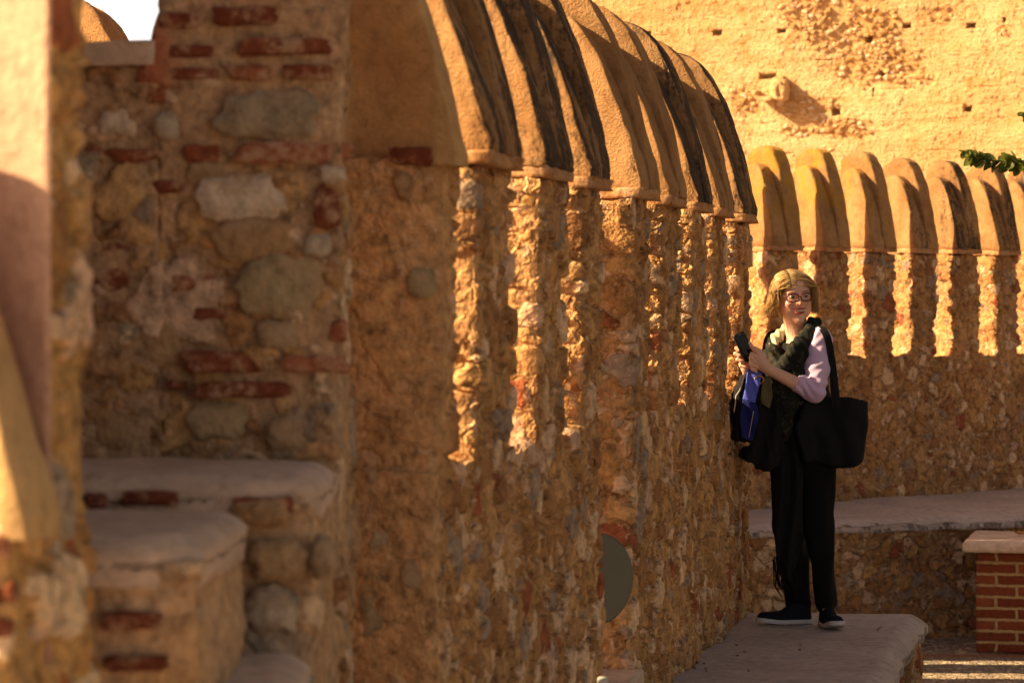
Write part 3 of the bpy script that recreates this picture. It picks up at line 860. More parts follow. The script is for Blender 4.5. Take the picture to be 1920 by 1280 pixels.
V, F, S = boxm(0, 1.5, 0, .9, 0, .674, (60, 30, 40), .006, 3, .02)
fix_normals(mesh_obj('brickwork', V, F, pier_brick(), pr))
V, F, S = boxm(-.085, 1.58, -.07, .97, .675, .745, (120, 60, 8), .006, 5, .018)
M_SLAB = plaster('slab_stone', (.56, .42, .33), (.64, .50, .40), dark=.1, grain=90, dispamp=.004)
fix_normals(mesh_obj('stone_slab', V, F, M_SLAB, pr))

# dry leaf on the slab
def leaf_mesh(L, Wd, curl=.2, n=8):
    V, F = [], []
    for i in range(n + 1):
        t = i / n; w = Wd * math.sin(math.pi * min(1, t * .93 + .04)) ** .8 * .5
        zc = curl * L * (t - .5) ** 2
        for j, s in enumerate((-1, -.5, 0, .5, 1)):
            V.append((t * L, s * w, zc + abs(s) * w * .35 + .0))
    for i in range(n):
        for j in range(4):
            a = i * 5 + j; F.append((a, a + 5, a + 6, a + 1))
    return np.array(V), F
def leaf_mat(name, c1, c2, trans=.35):
    n = NT(name); o = n.objc()
    c = n.mix(n.noise(o, 25, 4, .6), c1, c2); n.color(c); n.rough(.5); n.set(n.b, 'Specular IOR Level', .4)
    t = n.t.nodes.new('ShaderNodeBsdfTranslucent'); n.l(c, t.inputs[0]); mxs = n.t.nodes.new('ShaderNodeMixShader'); mxs.inputs[0].default_value = trans
    n.l(n.b.outputs[0], mxs.inputs[1]); n.l(t.outputs[0], mxs.inputs[2]); n.l(mxs.outputs[0], n.out.inputs['Surface'])
    return n.m
M_DRY = leaf_mat('dry_leaf', (.55, .22, .03), (.68, .34, .06))
lx, ly, lz = P(1898, 1006, 20.35)
V, F = leaf_mesh(.13, .07, .9); V = V @ np.array([[.95, .3, 0], [-.3, .95, 0], [0, 0, 1]]) 
lf = mesh_obj('leaf', V, F, M_DRY, rest=False); lf.location = (lx, 20.35, -.86 + .745 + .012)
tag(lf, 'curled dry orange leaf lying on the pale stone slab of the brick pier', 'leaf')
md = lf.modifiers.new('thickness', 'SOLIDIFY'); md.thickness = .0015

# ------------------------------------------------------------------ floodlight and conduit box in the wide opening
M_GLASS = simple('frosted_lamp_glass', (.19, .19, .145), .30, 0, .1, 40, spec=.5)
M_HOUS = simple('grey_lamp_metal', (.14, .14, .12), .45, .6, .12, 30)
fl = thing('floodlight', 'round grey-green floodlight half hidden in the wide opening of the parapet', 'floodlight', (.285, 10.30, .165), R(37))
def lathe(prof, n=48, axis='y'):
    V, F = [], []
    for i, (r_, h) in enumerate(prof):
        for k in range(n):
            a = 2 * math.pi * k / n
            V.append((r_ * math.cos(a), h, r_ * math.sin(a)) if axis == 'y' else (r_ * math.cos(a), r_ * math.sin(a), h))
    for i in range(len(prof) - 1):
        for k in range(n):
            a = i * n + k; b = i * n + (k + 1) % n
            F.append((a, b, b + n, a + n))
    F.append(tuple(range(n))); F.append(tuple((len(prof) - 1) * n + k for k in range(n))[::-1])
    return np.array(V), F
zc = .37
V, F = lathe([(.146, -.012), (.150, -.002), (.150, .0)]); V += (0, 0, zc)
fix_normals(mesh_obj('lens', V, F, M_GLASS, fl, rest=False))
V, F = lathe([(.151, -.016), (.158, -.016), (.160, .0), (.158, .02), (.13, .07), (.08, .10), (.03, .11)]); V += (0, 0, zc)
fix_normals(mesh_obj('housing', V, F, M_HOUS, fl, rest=False))
V, F, S = boxm(-.012, .012, .05, .08, .0, zc - .08, (2, 2, 8)); fix_normals(mesh_obj('bracket', V, F, M_HOUS, fl))
V, F, S = boxm(-.05, .05, .02, .12, .0, .012, (4, 4, 2)); fix_normals(mesh_obj('foot_plate', V, F, M_HOUS, fl))
cb = thing('conduit_box', 'tiny pale conduit cap standing on the plinth under the floodlight', 'box', (.300, 10.12, .172))
M_PVC = simple('pale_plastic', (.50, .50, .45), .5, 0, .08)
V, F = lathe([(.020, 0), (.020, .026), (.026, .026), (.026, .042), (.022, .048)], 24, 'z'); fix_normals(mesh_obj('cap', V, F, M_PVC, cb, rest=False))
V, F, S = boxm(-.024, .024, -.012, .03, .0, .008, (3, 3, 2)); fix_normals(mesh_obj('flange', V, F, M_PVC, cb))

# ------------------------------------------------------------------ tree: trunk outside the frame on the right, one leafy spray reaching in
tree = thing('tree', 'leafy tree spray reaching in from the right edge in front of the tower', 'tree', (4.3, 12.4, -.86))
M_BARK = simple('bark', (.12, .085, .055), .9, 0, .3, 12, .01)
def tube(pts, rads, n=7):
    pts = np.array(pts, float); V, F = [], []
    for i, p in enumerate(pts):
        d = pts[min(i + 1, len(pts) - 1)] - pts[max(i - 1, 0)]; d /= np.linalg.norm(d) + 1e-9
        a = np.cross(d, (0, 0, 1) if abs(d[2]) < .9 else (1, 0, 0)); a /= np.linalg.norm(a); b = np.cross(d, a)
        for k in range(n):
            t = 2 * math.pi * k / n; V.append(p + rads[i] * (a * math.cos(t) + b * math.sin(t)))
    for i in range(len(pts) - 1):
        for k in range(n):
            q = i * n + k; r_ = i * n + (k + 1) % n; F.append((q, r_, r_ + n, q + n))
    F.append(tuple(range(n))[::-1]); F.append(tuple((len(pts) - 1) * n + k for k in range(n)))
    return np.array(V), F
def join(parts):
    Vs, Fs, n0 = [], [], 0
    for V, F in parts:
        Vs.append(V); Fs += [tuple(int(i) + n0 for i in f) for f in F]; n0 += len(V)
    return np.concatenate(Vs), Fs
V, F = tube([(4.3, 12.4, -.9), (4.32, 12.42, .2), (4.25, 12.38, 1.2), (4.35, 12.45, 2.2), (4.3, 12.4, 3.4)], [.17, .13, .115, .10, .07], 14)
put(fix_normals(mesh_obj('trunk', V, F, M_BARK)), tree)
br_parts = []
def spray(pts, rad): br_parts.append(tube(pts, rad, 6)); return pts
tw1 = [P(1960, 316, 12.0), P(1940, 308, 12.0), P(1918, 305, 12.0), P(1895, 304, 12.02), P(1868, 302, 12.03), P(1842, 296, 12.02), P(1815, 286, 12.0)]
spray([(4.3, 12.4, 2.9), (3.6, 12.2, 2.7), (2.7, 12.1, 2.25), P(2040, 300, 12.0), tw1[0]], [.05, .035, .022, .010, .006])
spray(tw1, [.006, .005, .004, .0035, .003, .0025, .002])
tw2 = [P(1980, 250, 12.1), P(1950, 240, 12.1), P(1935, 228, 12.1), P(1926, 222, 12.1)]
spray([(3.0, 12.1, 2.4), P(2020, 262, 12.1), tw2[0]], [.02, .006, .005]); spray(tw2, [.004, .003, .002, .002])
for k in range(7):
    an = k * .9; e = (4.3 + 1.5 * math.cos(an), 12.4 + 1.5 * math.sin(an), 3.6 + .6 * math.sin(k * 2.1))
    if e[0] < 3.3: e = (4.6, e[1], e[2] + .6)
    spray([(4.3, 12.4, 2.8 + .08 * k), ((4.3 + e[0]) / 2, (12.4 + e[1]) / 2, 3.4), e], [.05, .03, .01])
V, F = join(br_parts); put(fix_normals(mesh_obj('limbs', V, F, M_BARK)), tree)
lv = []
def add_leaf(p, ax, up, L, Wd):
    V, F = leaf_mesh(L, Wd, random.uniform(.1, .8), 6)
    ax = np.array(ax, float); ax /= np.linalg.norm(ax); up = np.array(up, float); s = np.cross(up, ax); s /= np.linalg.norm(s) + 1e-9; u = np.cross(ax, s)
    lv.append((np.array(p) + V[:, :1] * ax + V[:, 1:2] * s + V[:, 2:3] * u, F))
for tw_, cnt in ((tw1, 56), (tw2, 6)):
    pts = np.array(tw_)
    for i in range(cnt):
        f = i / (cnt - 1) * (len(pts) - 1.001); k = int(f); p = pts[k] + (pts[k + 1] - pts[k]) * (f - k)
        d = pts[k + 1] - pts[k]; d /= np.linalg.norm(d)
        sd_ = 1 if i % 2 else -1
        q = np.array([random.uniform(-.3, .3), random.uniform(-.7, .7), random.uniform(-1.2, -.4) if sd_ < 0 else random.uniform(-.5, .45)])
        add_leaf(p, d * .55 + q, np.array([random.uniform(-.6, .6), random.uniform(-1, .2), .8]), random.uniform(.046, .066), random.uniform(.036, .050))
for i in range(2600):
    th = random.uniform(0, 6.283); ph = math.acos(random.uniform(-1, 1)); rr = random.uniform(.4, 1) ** .5
    p = (4.75 + 1.35 * rr * math.sin(ph) * math.cos(th), 12.4 + 1.5 * rr * math.sin(ph) * math.sin(th), 3.7 + 1.0 * rr * math.cos(ph))
    if p[0] < 3.0 or vnoise(p[0], p[1], p[2], 2.2, 5) < .42: continue
    add_leaf(p, [random.uniform(-1, 1) for _ in range(3)], (0, .1, 1), random.uniform(.05, .08), random.uniform(.035, .05))
V, F = join(lv); M_LEAF = leaf_mat('green_leaf', (.060, .095, .012), (.19, .20, .03), .5)
put(mesh_obj('foliage', V, F, M_LEAF, rest=False), tree)

# added evergreens outside the frame, keeping the bright eastern sky off the walls
cl = []
for i in range(2200):
    th = random.uniform(0, 6.283); zz = random.uniform(.8, 8.2); rr = 1.9 * math.sin(min(1, (zz - .3) / 3.2) * 1.57) * (1 - max(0, zz - 4) / 4.6) ** .7
    rr *= random.uniform(.55, 1.0) * (.8 + .4 * vnoise(math.cos(th) * 2, math.sin(th) * 2, zz, .9, 3))
    c0 = np.array([rr * math.cos(th), rr * math.sin(th), zz]); a_ = np.array([random.gauss(0, 1) for _ in range(3)]); a_ /= np.linalg.norm(a_); b_ = np.cross(a_, [random.gauss(0, 1) for _ in range(3)]); b_ /= np.linalg.norm(b_)
    q = random.uniform(.14, .26); cl.append((np.array([c0 - a_ * q, c0 + b_ * q * .5, c0 + a_ * q, c0 - b_ * q * .5]), [(0, 1, 2, 3)]))
V, F = join(cl); M_EVG = leaf_mat('evergreen_leaf', (.030, .055, .012), (.05, .085, .02), .2)
et = thing('sky_block_tree', 'unseen dark evergreen added to block sky light, outside the right edge', 'tree', (10.6, 6.0, -.86), 0, 'added evergreens blocking the sky')
cr = mesh_obj('crown', V, F, M_EVG, et, rest=False, smooth=False)
Vt, Ft = tube([(0, 0, -.05), (.03, .02, 1.5), (0, .05, 4), (.02, 0, 7)], [.2, .17, .12, .04], 12); tk = fix_normals(mesh_obj('trunk', Vt, Ft, M_BARK, et))
for i, (x, y, rz) in enumerate(((10.2, 9.4, 1), (10.9, 12.9, 2), (10.2, 16.2, 3), (10.8, 19.6, 4.2), (10.4, 2.5, 5))):
    t2 = et.copy(); COL.objects.link(t2); t2.location = (x, y, -.86); t2.rotation_euler = (0, 0, rz)
    for ch in (cr, tk):
        k = ch.copy(); COL.objects.link(k); k.parent = t2

# ------------------------------------------------------------------ crumbs of plaster and grit on the ledge
lv = []
for i in range(26):
    y = random.uniform(11.2, 14.2); e = random.random() ** 2.2 * .5 + .02
    x = led_map(y, e); r_ = random.uniform(.002, .0065)
    V = np.array([(random.gauss(0, 1), random.gauss(0, 1), random.gauss(0, 1)) for _ in range(8)])
    V, F, S = lattice_box((2, 2, 2), lambda u, v, w: (u - .5, v - .5, w - .5))
    V = V / np.linalg.norm(V, axis=1, keepdims=True) if False else V
    V = V * r_ * 1.6 * (1 + (RNG.random((len(V), 1)) - .5) * .6)
    lv.append((V + (x, y, r_ * .4 + (vnoise(x, y, 0, 2.2, 1) - .5) * .02), [tuple(f) for f in F]))
V, F = join(lv)
struct(mesh_obj('grit', V, F, simple('grit_stone', (.22, .14, .08), .95), smooth=False, rest=False), 'stuff')
# ================================================================== the woman
# local frame: x to the right of the picture, y away from the camera, z up; origin between her feet
PX0, PY0 = 1.330, 13.78
def L(px, py, y=0.0):
    k = (PY0 + y) / 13.79           # undo perspective for depth y
    return np.array([((px - 960) * (PY0 + y) / FPX) - PX0, y, CAMZ + (560 - py) * (PY0 + y) / FPX])

def surface_nets(f, lo, hi, h):
    lo = np.array(lo, float); hi = np.array(hi, float)
    n = np.maximum(((hi - lo) / h).astype(int) + 1, 4)
    ax = [lo[i] + np.arange(n[i]) * h for i in range(3)]
    X, Y, Z = np.meshgrid(*ax, indexing='ij')
    v = f(X.astype(np.float32), Y.astype(np.float32), Z.astype(np.float32)).astype(np.float32)
    s = v < 0
    cs = n - 1
    acc = np.zeros((*cs, 3), np.float32); cnt = np.zeros(cs, np.float32)
    for a in range(3):
        sl0 = [slice(None)] * 3; sl1 = [slice(None)] * 3
        sl0[a] = slice(0, -1); sl1[a] = slice(1, None)
        v0 = v[tuple(sl0)]; v1 = v[tuple(sl1)]
        m = (s[tuple(sl0)] != s[tuple(sl1)])
        t = np.where(m, v0 / np.where(m, v0 - v1, 1), 0)
        o = [b for b in range(3) if b != a]
        for d0 in (0, 1):
            for d1 in (0, 1):
                sl = [slice(None)] * 3
                sl[o[0]] = slice(d0, d0 + cs[o[0]]); sl[o[1]] = slice(d1, d1 + cs[o[1]])
                mm = m[tuple(sl)]; tt = t[tuple(sl)]
                acc[..., a] += mm * tt; acc[..., o[0]] += mm * d0; acc[..., o[1]] += mm * d1
                cnt += mm
    act = cnt > 0
    idx = -np.ones(cs, np.int64); idx[act] = np.arange(act.sum())
    base = np.stack(np.nonzero(act), 1)
    V = lo + (base + acc[act] / cnt[act][:, None]) * h
    F = []
    for a in range(3):
        o = [b for b in range(3) if b != a]
        sl0 = [slice(1, -1)] * 3; sl1 = [slice(1, -1)] * 3
        sl0[a] = slice(0, -1); sl1[a] = slice(1, None)
        s0 = s[tuple(sl0)]; s1 = s[tuple(sl1)]
        m = s0 != s1
        I = np.stack(np.nonzero(m), 1)
        if len(I) == 0: continue
        c = I.copy(); c[:, o[0]] += 1; c[:, o[1]] += 1     # grid index of the edge start
        def cell(d0, d1):
            q = c.copy(); q[:, o[0]] -= d0; q[:, o[1]] -= d1
            return idx[q[:, 0], q[:, 1], q[:, 2]]
        f4 = np.stack([cell(1, 1), cell(0, 1), cell(0, 0), cell(1, 0)], 1)
        flip = s0[tuple(I.T)] if a != 1 else ~s0[tuple(I.T)]
        f4 = np.where(flip[:, None], f4, f4[:, ::-1])
        F.append(f4)
    F = np.concatenate(F); F = F[(F >= 0).all(1)]
    return V, F

def smin(a, b, k):
    if k <= 0: return np.minimum(a, b)
    h = np.clip(.5 + .5 * (b - a) / k, 0, 1)
    return b + (a - b) * h - k * h * (1 - h)
def smax(a, b, k): return -smin(-a, -b, k)
def cone(X, Y, Z, a, b, ra, rb):
    a = np.asarray(a, np.float32); b = np.asarray(b, np.float32); d = b - a; L2 = float(d @ d) + 1e-12
    t = np.clip(((X - a[0]) * d[0] + (Y - a[1]) * d[1] + (Z - a[2]) * d[2]) / L2, 0, 1)
    return np.sqrt((X - a[0] - t * d[0]) ** 2 + (Y - a[1] - t * d[1]) ** 2 + (Z - a[2] - t * d[2]) ** 2) - (ra + (rb - ra) * t)
def ell(X, Y, Z, c, r, M=None):
    x, y, z = X - c[0], Y - c[1], Z - c[2]
    if M is not None:
        x, y, z = (M[0][0] * x + M[0][1] * y + M[0][2] * z, M[1][0] * x + M[1][1] * y + M[1][2] * z, M[2][0] * x + M[2][1] * y + M[2][2] * z)
    k0 = np.sqrt((x / r[0]) ** 2 + (y / r[1]) ** 2 + (z / r[2]) ** 2); k1 = np.sqrt((x / r[0] ** 2) ** 2 + (y / r[1] ** 2) ** 2 + (z / r[2] ** 2) ** 2)
    return k0 * (k0 - 1) / (k1 + 1e-6)
def chain(X, Y, Z, pts, rs, k=.01):
    d = None
    for i in range(len(pts) - 1):
        e = cone(X, Y, Z, pts[i], pts[i + 1], rs[i], rs[i + 1])
        d = e if d is None else smin(d, e, k)
    return d
def poly2(U, Wc, pts):
    pts = np.array(pts, float); d = np.full(U.shape, 1e9); sgn = np.ones(U.shape)
    n = len(pts); j = n - 1
    for i in range(n):
        e = pts[j] - pts[i]; wx_ = U - pts[i][0]; wy_ = Wc - pts[i][1]
        t = np.clip((wx_ * e[0] + wy_ * e[1]) / (e @ e), 0, 1)
        bx = wx_ - e[0] * t; by = wy_ - e[1] * t
        d = np.minimum(d, bx * bx + by * by)
        c1 = Wc >= pts[i][1]; c2 = Wc < pts[j][1]; c3 = e[0] * wy_ > e[1] * wx_
        m = (c1 & c2 & c3) | (~c1 & ~c2 & ~c3)
        sgn = np.where(m, -sgn, sgn); j = i
    return sgn * np.sqrt(d)
def slab(d2, dy, half, rnd):      # extrude a 2D distance to a pillow of half-thickness `half`
    a = d2 + rnd; b = np.abs(dy) - half + rnd
    return np.minimum(np.maximum(a, b), 0) + np.sqrt(np.maximum(a, 0) ** 2 + np.maximum(b, 0) ** 2) - rnd
def relax(V, F, n=2, k=.5):
    for _ in range(n):
        acc = np.zeros_like(V); c = np.zeros(len(V))
        for a, b in ((0, 1), (1, 2), (2, 3), (3, 0)):
            np.add.at(acc, F[:, a], V[F[:, b]]); np.add.at(acc, F[:, b], V[F[:, a]])
            np.add.at(c, F[:, a], 1); np.add.at(c, F[:, b], 1)
        V = V + k * (acc / np.maximum(c, 1)[:, None] - V)
    return V
def sdf_obj(name, f, lo, hi, h, mat, parent, nrel=1, **kw):
    V, F = surface_nets(f, lo, hi, h)
    if nrel: V = relax(V, F, nrel)
    o = mesh_obj(name, V, F, mat, parent, **kw)
    return fix_normals(o)

# ---- cloth and skin materials
def cloth(name, col, var=.25, rough=.9, sheen=.0, weave=900, coarse=25, bump=.002):
    n = NT(name); o = n.objc()
    f = n.noise(o, coarse, 4, .6); wv = n.noise(o, weave, 2, .5)
    c = n.mix(f, tuple(x * (1 - var) for x in col), tuple(min(1, x * (1 + var)) for x in col))
    n.color(c); n.rough(rough); n.set(n.b, 'Sheen Weight', sheen); n.set(n.b, 'Specular IOR Level', .15)
    n.bump(n.add(n.mul(wv, .3), n.mul(f, .7)), .5, bump)
    return n.m
def skin_mat():
    n = NT('skin'); o = n.objc()
    f = n.noise(o, 40, 4, .6)
    c = n.mix(f, (.72, .42, .29), (.80, .50, .37))
    c = n.mix(1.0, c, n.ramp(n.noise(o, 220, 3, .6), [(.3, (.86, .82, .80)), (.6, (1.05, 1.05, 1.05))]), 'MULTIPLY')
    lip = n.attr('lip'); blush = n.attr('blush')
    c = n.mix(n.mul(blush, .55), c, (.62, .21, .14))
    c = n.mix(lip, c, (.42, .085, .075))
    c = n.mix(n.attr('brow'), c, (.16, .09, .045))
    n.color(c); n.rough(.48); n.set(n.b, 'Subsurface Weight', .12); n.set(n.b, 'Subsurface Scale', .01); n.set(n.b, 'Specular IOR Level', .4)
    return n.m
M_SKIN = skin_mat()
M_LILAC = cloth('lilac_jersey', (.62, .46, .68), .10, .85, .3)
M_BLACK = cloth('black_cloth', (.010, .009, .010), .25)
M_TROUS = cloth('black_trousers', (.006, .005, .006), .25)
M_BAG = cloth('black_canvas', (.009, .009, .011), .2, .75, weave=500)
M_BLUE = cloth('blue_lining', (.10, .13, .62), .1, .6)
M_NAVY = cloth('navy_lining', (.012, .016, .12), .15, .7)
M_OLIVE = cloth('olive_cloth', (.12, .10, .045), .35)
M_WHITE = simple('white_rubber', (.55, .52, .50), .6)
M_SHOE = cloth('shoe_mesh', (.010, .011, .018), .3, weave=300)
M_PHONE = simple('phone_glass', (.008, .008, .009), .18, 0, .1, spec=.6)
M_GOLD = simple('gold_beads', (.75, .45, .12), .3, .9)
M_FRAME = simple('red_glasses_frame', (.09, .007, .016), .3, 0, .1, spec=.6)
def scarf_mat():
    n = NT('patterned_scarf'); o = n.rest()
    p = n.vm('ADD', o, n.vscale(n.vm('SUBTRACT', n.noise(o, 12, 3, out='Color'), (.5, .5, .5)), .06))
    v = n.vor(p, 75); e = n.vor(p, 75, 'DISTANCE_TO_EDGE').outputs['Distance']; cc = n.sep(v.outputs['Color'])
    lines = n.mul(n.sub(1.0, n.ss(e, .0, .10)), n.mt('GREATER_THAN', n.noise(o, 16, 3), .47))
    c = n.mix(n.noise(o, 9, 4, .6), (.004, .006, .005), (.009, .012, .010))
    c = n.mix(n.mul(lines, .5), c, (.05, .048, .028))
    c = n.mix(n.mul(n.mt('GREATER_THAN', cc[0], .82), .6), c, (.055, .035, .018))
    n.color(c); n.rough(.85); n.set(n.b, 'Specular IOR Level', .2); n.bump(n.noise(o, 60, 3), .4, .004)
    return n.m
M_SCARF = scarf_mat()

person = thing('person', 'smiling woman with blonde bob, glasses, lilac sleeve and black clothes, standing on the ledge', 'person', (PX0, PY0, 0))
PW = person
# keypoints (from the photograph, with depth chosen so bones keep human lengths)
SHN = L(1537, 642, -.13); SHF = L(1455, 640, .12)
ELN = L(1527, 737, -.23); WRN = L(1441, 692, -.27)
ELF = L(1425, 745, -.02); WRF = L(1403, 700, -.20)
HC = L(1489, 556, -.03)                       # centre of the head
yaw = R(10); tilt = R(4)
HF = np.array([math.sin(yaw), -math.cos(yaw), -.04]); HF /= np.linalg.norm(HF)      # face forward
HR = np.cross(HF, (0, 0, 1)); HR /= np.linalg.norm(HR); HR = -HR if HR[0] < 0 else HR  # picture right
HU = np.cross(HR, HF); HU = HU if HU[2] > 0 else -HU
ct, st_ = math.cos(tilt), math.sin(tilt)
HR, HU = HR * ct + HU * st_, HU * ct - HR * st_
MH = np.array([HR, HF, HU])                   # rows: local a (right), b (forward), c (up)
def hp(a, b, c): return HC + HR * a + HF * b + HU * c
def hl(X, Y, Z):
    x, y, z = X - HC[0], Y - HC[1], Z - HC[2]
    return [MH[i][0] * x + MH[i][1] * y + MH[i][2] * z for i in range(3)]

def head_sdf(X, Y, Z):
    a, b, c = hl(X, Y, Z); o = (0, 0, 0)
    aa = np.abs(a)
    d = ell(a, b, c, (0, -.008, .030), (.074, .092, .090))                   # cranium
    d = smin(d, ell(a, b, c, (0, .022, -.030), (.063, .066, .086)), .03)      # face mass
    d = smin(d, ell(aa, b, c, (.036, .030, -.052), (.030, .036, .040)), .025)  # cheeks / jaw side
    d = smin(d, ell(a, b, c, (0, .062, -.107), (.024, .022, .018)), .022)     # chin
    d = smin(d, ell(aa, b, c, (.026, .076, .022), (.028, .012, .008)), .014)    # brow
    d = smax(d, -ell(aa, b, c, (.031, .098, .002), (.018, .016, .011)), .012)    # eye sockets
    d = smin(d, cone(a, b, c, (0, .082, .012), (0, .103, -.028), .0065, .0100), .009)      # nose bridge to tip
    d = smin(d, ell(aa, b, c, (.0105, .092, -.032), (.0075, .010, .0065)), .005)
    d = smax(d, -ell(aa, b, c, (.0065, .099, -.040), (.0032, .005, .0025)), .002)
    d = smin(d, ell(aa, b, c, (.040, .064, -.028), (.019, .016, .015)), .014)    # apple of the cheek (smile)
    # mouth: upper and lower lip arcs, a dark opening between
    mz = -.0625 + 3.6 * aa * aa
    d = smin(d, ell(a, b, c - 3.6 * aa * aa, (0, .083, -.0565), (.027, .009, .0042)), .004)
    d = smin(d, ell(a, b, c - 4.2 * aa * aa, (0, .082, -.0715), (.023, .010, .0052)), .004)
    d = smax(d, -ell(a, b, c - 3.8 * aa * aa, (0, .089, -.0632), (.0245, .016, .0062)), .002)
    # smile folds
    d = smax(d, -(cone(aa, b, c, (.017, .092, -.036), (.034, .078, -.060), .0035, .003)), .006)
    # ears
    d = smin(d, ell(aa, b, c, (.076, -.004, -.012), (.009, .018, .031)), .006)
    return d
def torso_sdf(X, Y, Z):
    mid = (SHN + SHF) / 2
    neck0 = np.array([mid[0] + .0, mid[1] + .01, 1.30]); 
    d = cone(X, Y, Z, (-.005, .02, .93), (mid[0] + .01, mid[1], 1.17), .135, .125)
    d = smin(d, cone(X, Y, Z, SHN + (-.02, .02, -.035), SHF + (.02, -.02, -.035), .055, .055), .06)
    d = smin(d, cone(X, Y, Z, (mid[0] - .06, mid[1] - .06, 1.15), (mid[0] + .01, mid[1] - .09, 1.15), .075, .07), .04)   # bust
    d = smin(d, cone(X, Y, Z, (-.01, .02, .86), (.02, .02, .95), .150, .14), .05)
    return d
HEADN = hp(0, -.02, -.085)
NECKB = np.array([(SHN[0] + SHF[0]) / 2 + .012, (SHN[1] + SHF[1]) / 2 + .01, 1.29])
def hand_near(X, Y, Z):
    # left hand: palm seen from the back, index stretched to the screen, others curled under
    w = WRN; d = chain(X, Y, Z, [w, L(1430, 683, -.275), L(1421, 672, -.28)], [.024, .028, .029], .012)
    d = smin(d, cone(X, Y, Z, L(1428, 668, -.275), L(1416, 682, -.285), .017, .016), .012)
    k = .004
    F_ = [([L(1424, 664, -.285), L(1416, 656, -.305), L(1410, 650, -.305), L(1406, 643, -.297)], [.0115, .0100, .0088, .0072]),     # index
          ([L(1418, 671, -.292), L(1410, 664, -.312), L(1408, 671, -.322), L(1414, 677, -.318)], [.0115, .0100, .0090, .0078]),
          ([L(1417, 680, -.294), L(1409, 675, -.314), L(1409, 683, -.322), L(1416, 687, -.316)], [.0108, .0096, .0086, .0074]),
          ([L(1419, 689, -.292), L(1412, 686, -.308), L(1412, 693, -.314), L(1418, 696, -.308)], [.0098, .0086, .0078, .0068]),
          ([L(1432, 670, -.262), L(1424, 658, -.262), L(1414, 652, -.268)], [.0135, .0110, .0085])]                         # thumb behind
    for p, r in F_: d = smin(d, chain(X, Y, Z, p, r, .003), k)
    return d
def hand_far(X, Y, Z):
    # right hand: cradles the phone from behind, fingers wrapping its left edge
    d = chain(X, Y, Z, [WRF, L(1401, 688, -.215), L(1400, 676, -.225)], [.024, .028, .028], .012)
    F_ = [([L(1396, 660, -.222), L(1386, 651, -.232), L(1381, 653, -.250), L(1387, 656, -.262)], [.0108, .0098, .0088, .0075]),
          ([L(1396, 668, -.222), L(1384, 661, -.232), L(1379, 663, -.252), L(1387, 667, -.264)], [.0115, .0102, .0092, .0080]),
          ([L(1396, 676, -.222), L(1386, 671, -.236), L(1383, 674, -.256), L(1393, 678, -.268)], [.0112, .0100, .0090, .0080]),
          ([L(1399, 684, -.222), L(1389, 682, -.236), L(1389, 686, -.254), L(1399, 688, -.266)], [.0100, .0088, .0080, .0070]),
          ([L(1404, 680, -.222), L(1412, 668, -.236), L(1412, 656, -.246)], [.0130, .0105, .0085])]
    for p, r in F_: d = smin(d, chain(X, Y, Z, p, r, .003), .004)
    return d
def body_sdf(X, Y, Z):
    d = head_sdf(X, Y, Z)
    d = smin(d, cone(X, Y, Z, HEADN + (.0, .01, 0), NECKB, .052, .058), .025)
    return d
def paint_head(o):
    me = o.data; co_ = np.empty(len(me.vertices) * 3, np.float32); me.vertices.foreach_get('co', co_); V = co_.reshape(-1, 3)
    a, b, c = hl(V[:, 0], V[:, 1], V[:, 2]); aa = np.abs(a)
    fr = (b > .05)
    e1 = ((a / .030) ** 2 + ((c - 3.8 * a * a + .0555) / .0062) ** 2); e2 = ((a / .026) ** 2 + ((c - 4.2 * a * a + .0715) / .0075) ** 2)
    lip = np.clip(1.6 - np.minimum(e1, e2), 0, 1) * fr
    set_attr(o, 'lip', lip)
    bl = np.exp(-(((aa - .040) / .022) ** 2 + ((c + .030) / .022) ** 2)) + .8 * np.exp(-((a / .012) ** 2 + ((c + .032) / .014) ** 2))
    set_attr(o, 'blush', np.clip(bl, 0, 1) * (b > .03))
    br = np.clip(1.5 - (((aa - .031) / .019) ** 2 + ((c - .0215 - .004 * np.sin((aa - .010) * 70)) / .0042) ** 2), 0, 1) * fr
    set_attr(o, 'brow', br * .8)

def whole_body(X, Y, Z):
    d = body_sdf(X, Y, Z)
    d = smin(d, torso_sdf(X, Y, Z) + .012, .03)
    d = smin(d, cone(X, Y, Z, SHN, ELN, .042, .036), .03); d = smin(d, cone(X, Y, Z, ELN, WRN, .037, .024), .015)
    d = smin(d, cone(X, Y, Z, SHF, ELF, .042, .036), .03); d = smin(d, cone(X, Y, Z, ELF, WRF, .037, .024), .015)
    return d
HIPN, KNN, ANN = L(1532, 850, -.06), L(1534, 985, -.085), L(1550, 1125, -.075)
HIPF, KNF, ANF = L(1480, 850, .06), L(1482, 985, .03), L(1502, 1128, .055)
def lower_body(X, Y, Z):
    d = cone(X, Y, Z, (.0, .01, .88), (.005, .01, .95), .125, .11)
    for h_, k_, a_ in ((HIPN, KNN, ANN), (HIPF, KNF, ANF)):
        d = smin(d, cone(X, Y, Z, h_, k_, .075, .052), .04); d = smin(d, cone(X, Y, Z, k_, a_, .052, .036), .02)
    d = smin(d, cone(X, Y, Z, ANN, (ANN[0] + .0, ANN[1] - .06, .035), .028, .022), .02)
    d = smin(d, cone(X, Y, Z, ANF, (ANF[0] - .08, ANF[1] - .02, .035), .028, .022), .02)
    return d
# one continuous skin surface: coarse grid for trunk and legs, fine grids where skin shows, welded by overlap in one mesh
def full(X, Y, Z):
    d = smin(whole_body(X, Y, Z), lower_body(X, Y, Z), .05)
    return d
def full_hands(X, Y, Z):
    d = full(X, Y, Z); d = smin(d, hand_near(X, Y, Z), .006); return smin(d, hand_far(X, Y, Z), .006)
Vb, Fb = surface_nets(full_hands, (-.40, -.40, -.0), (.34, .30, 1.70), .0085)
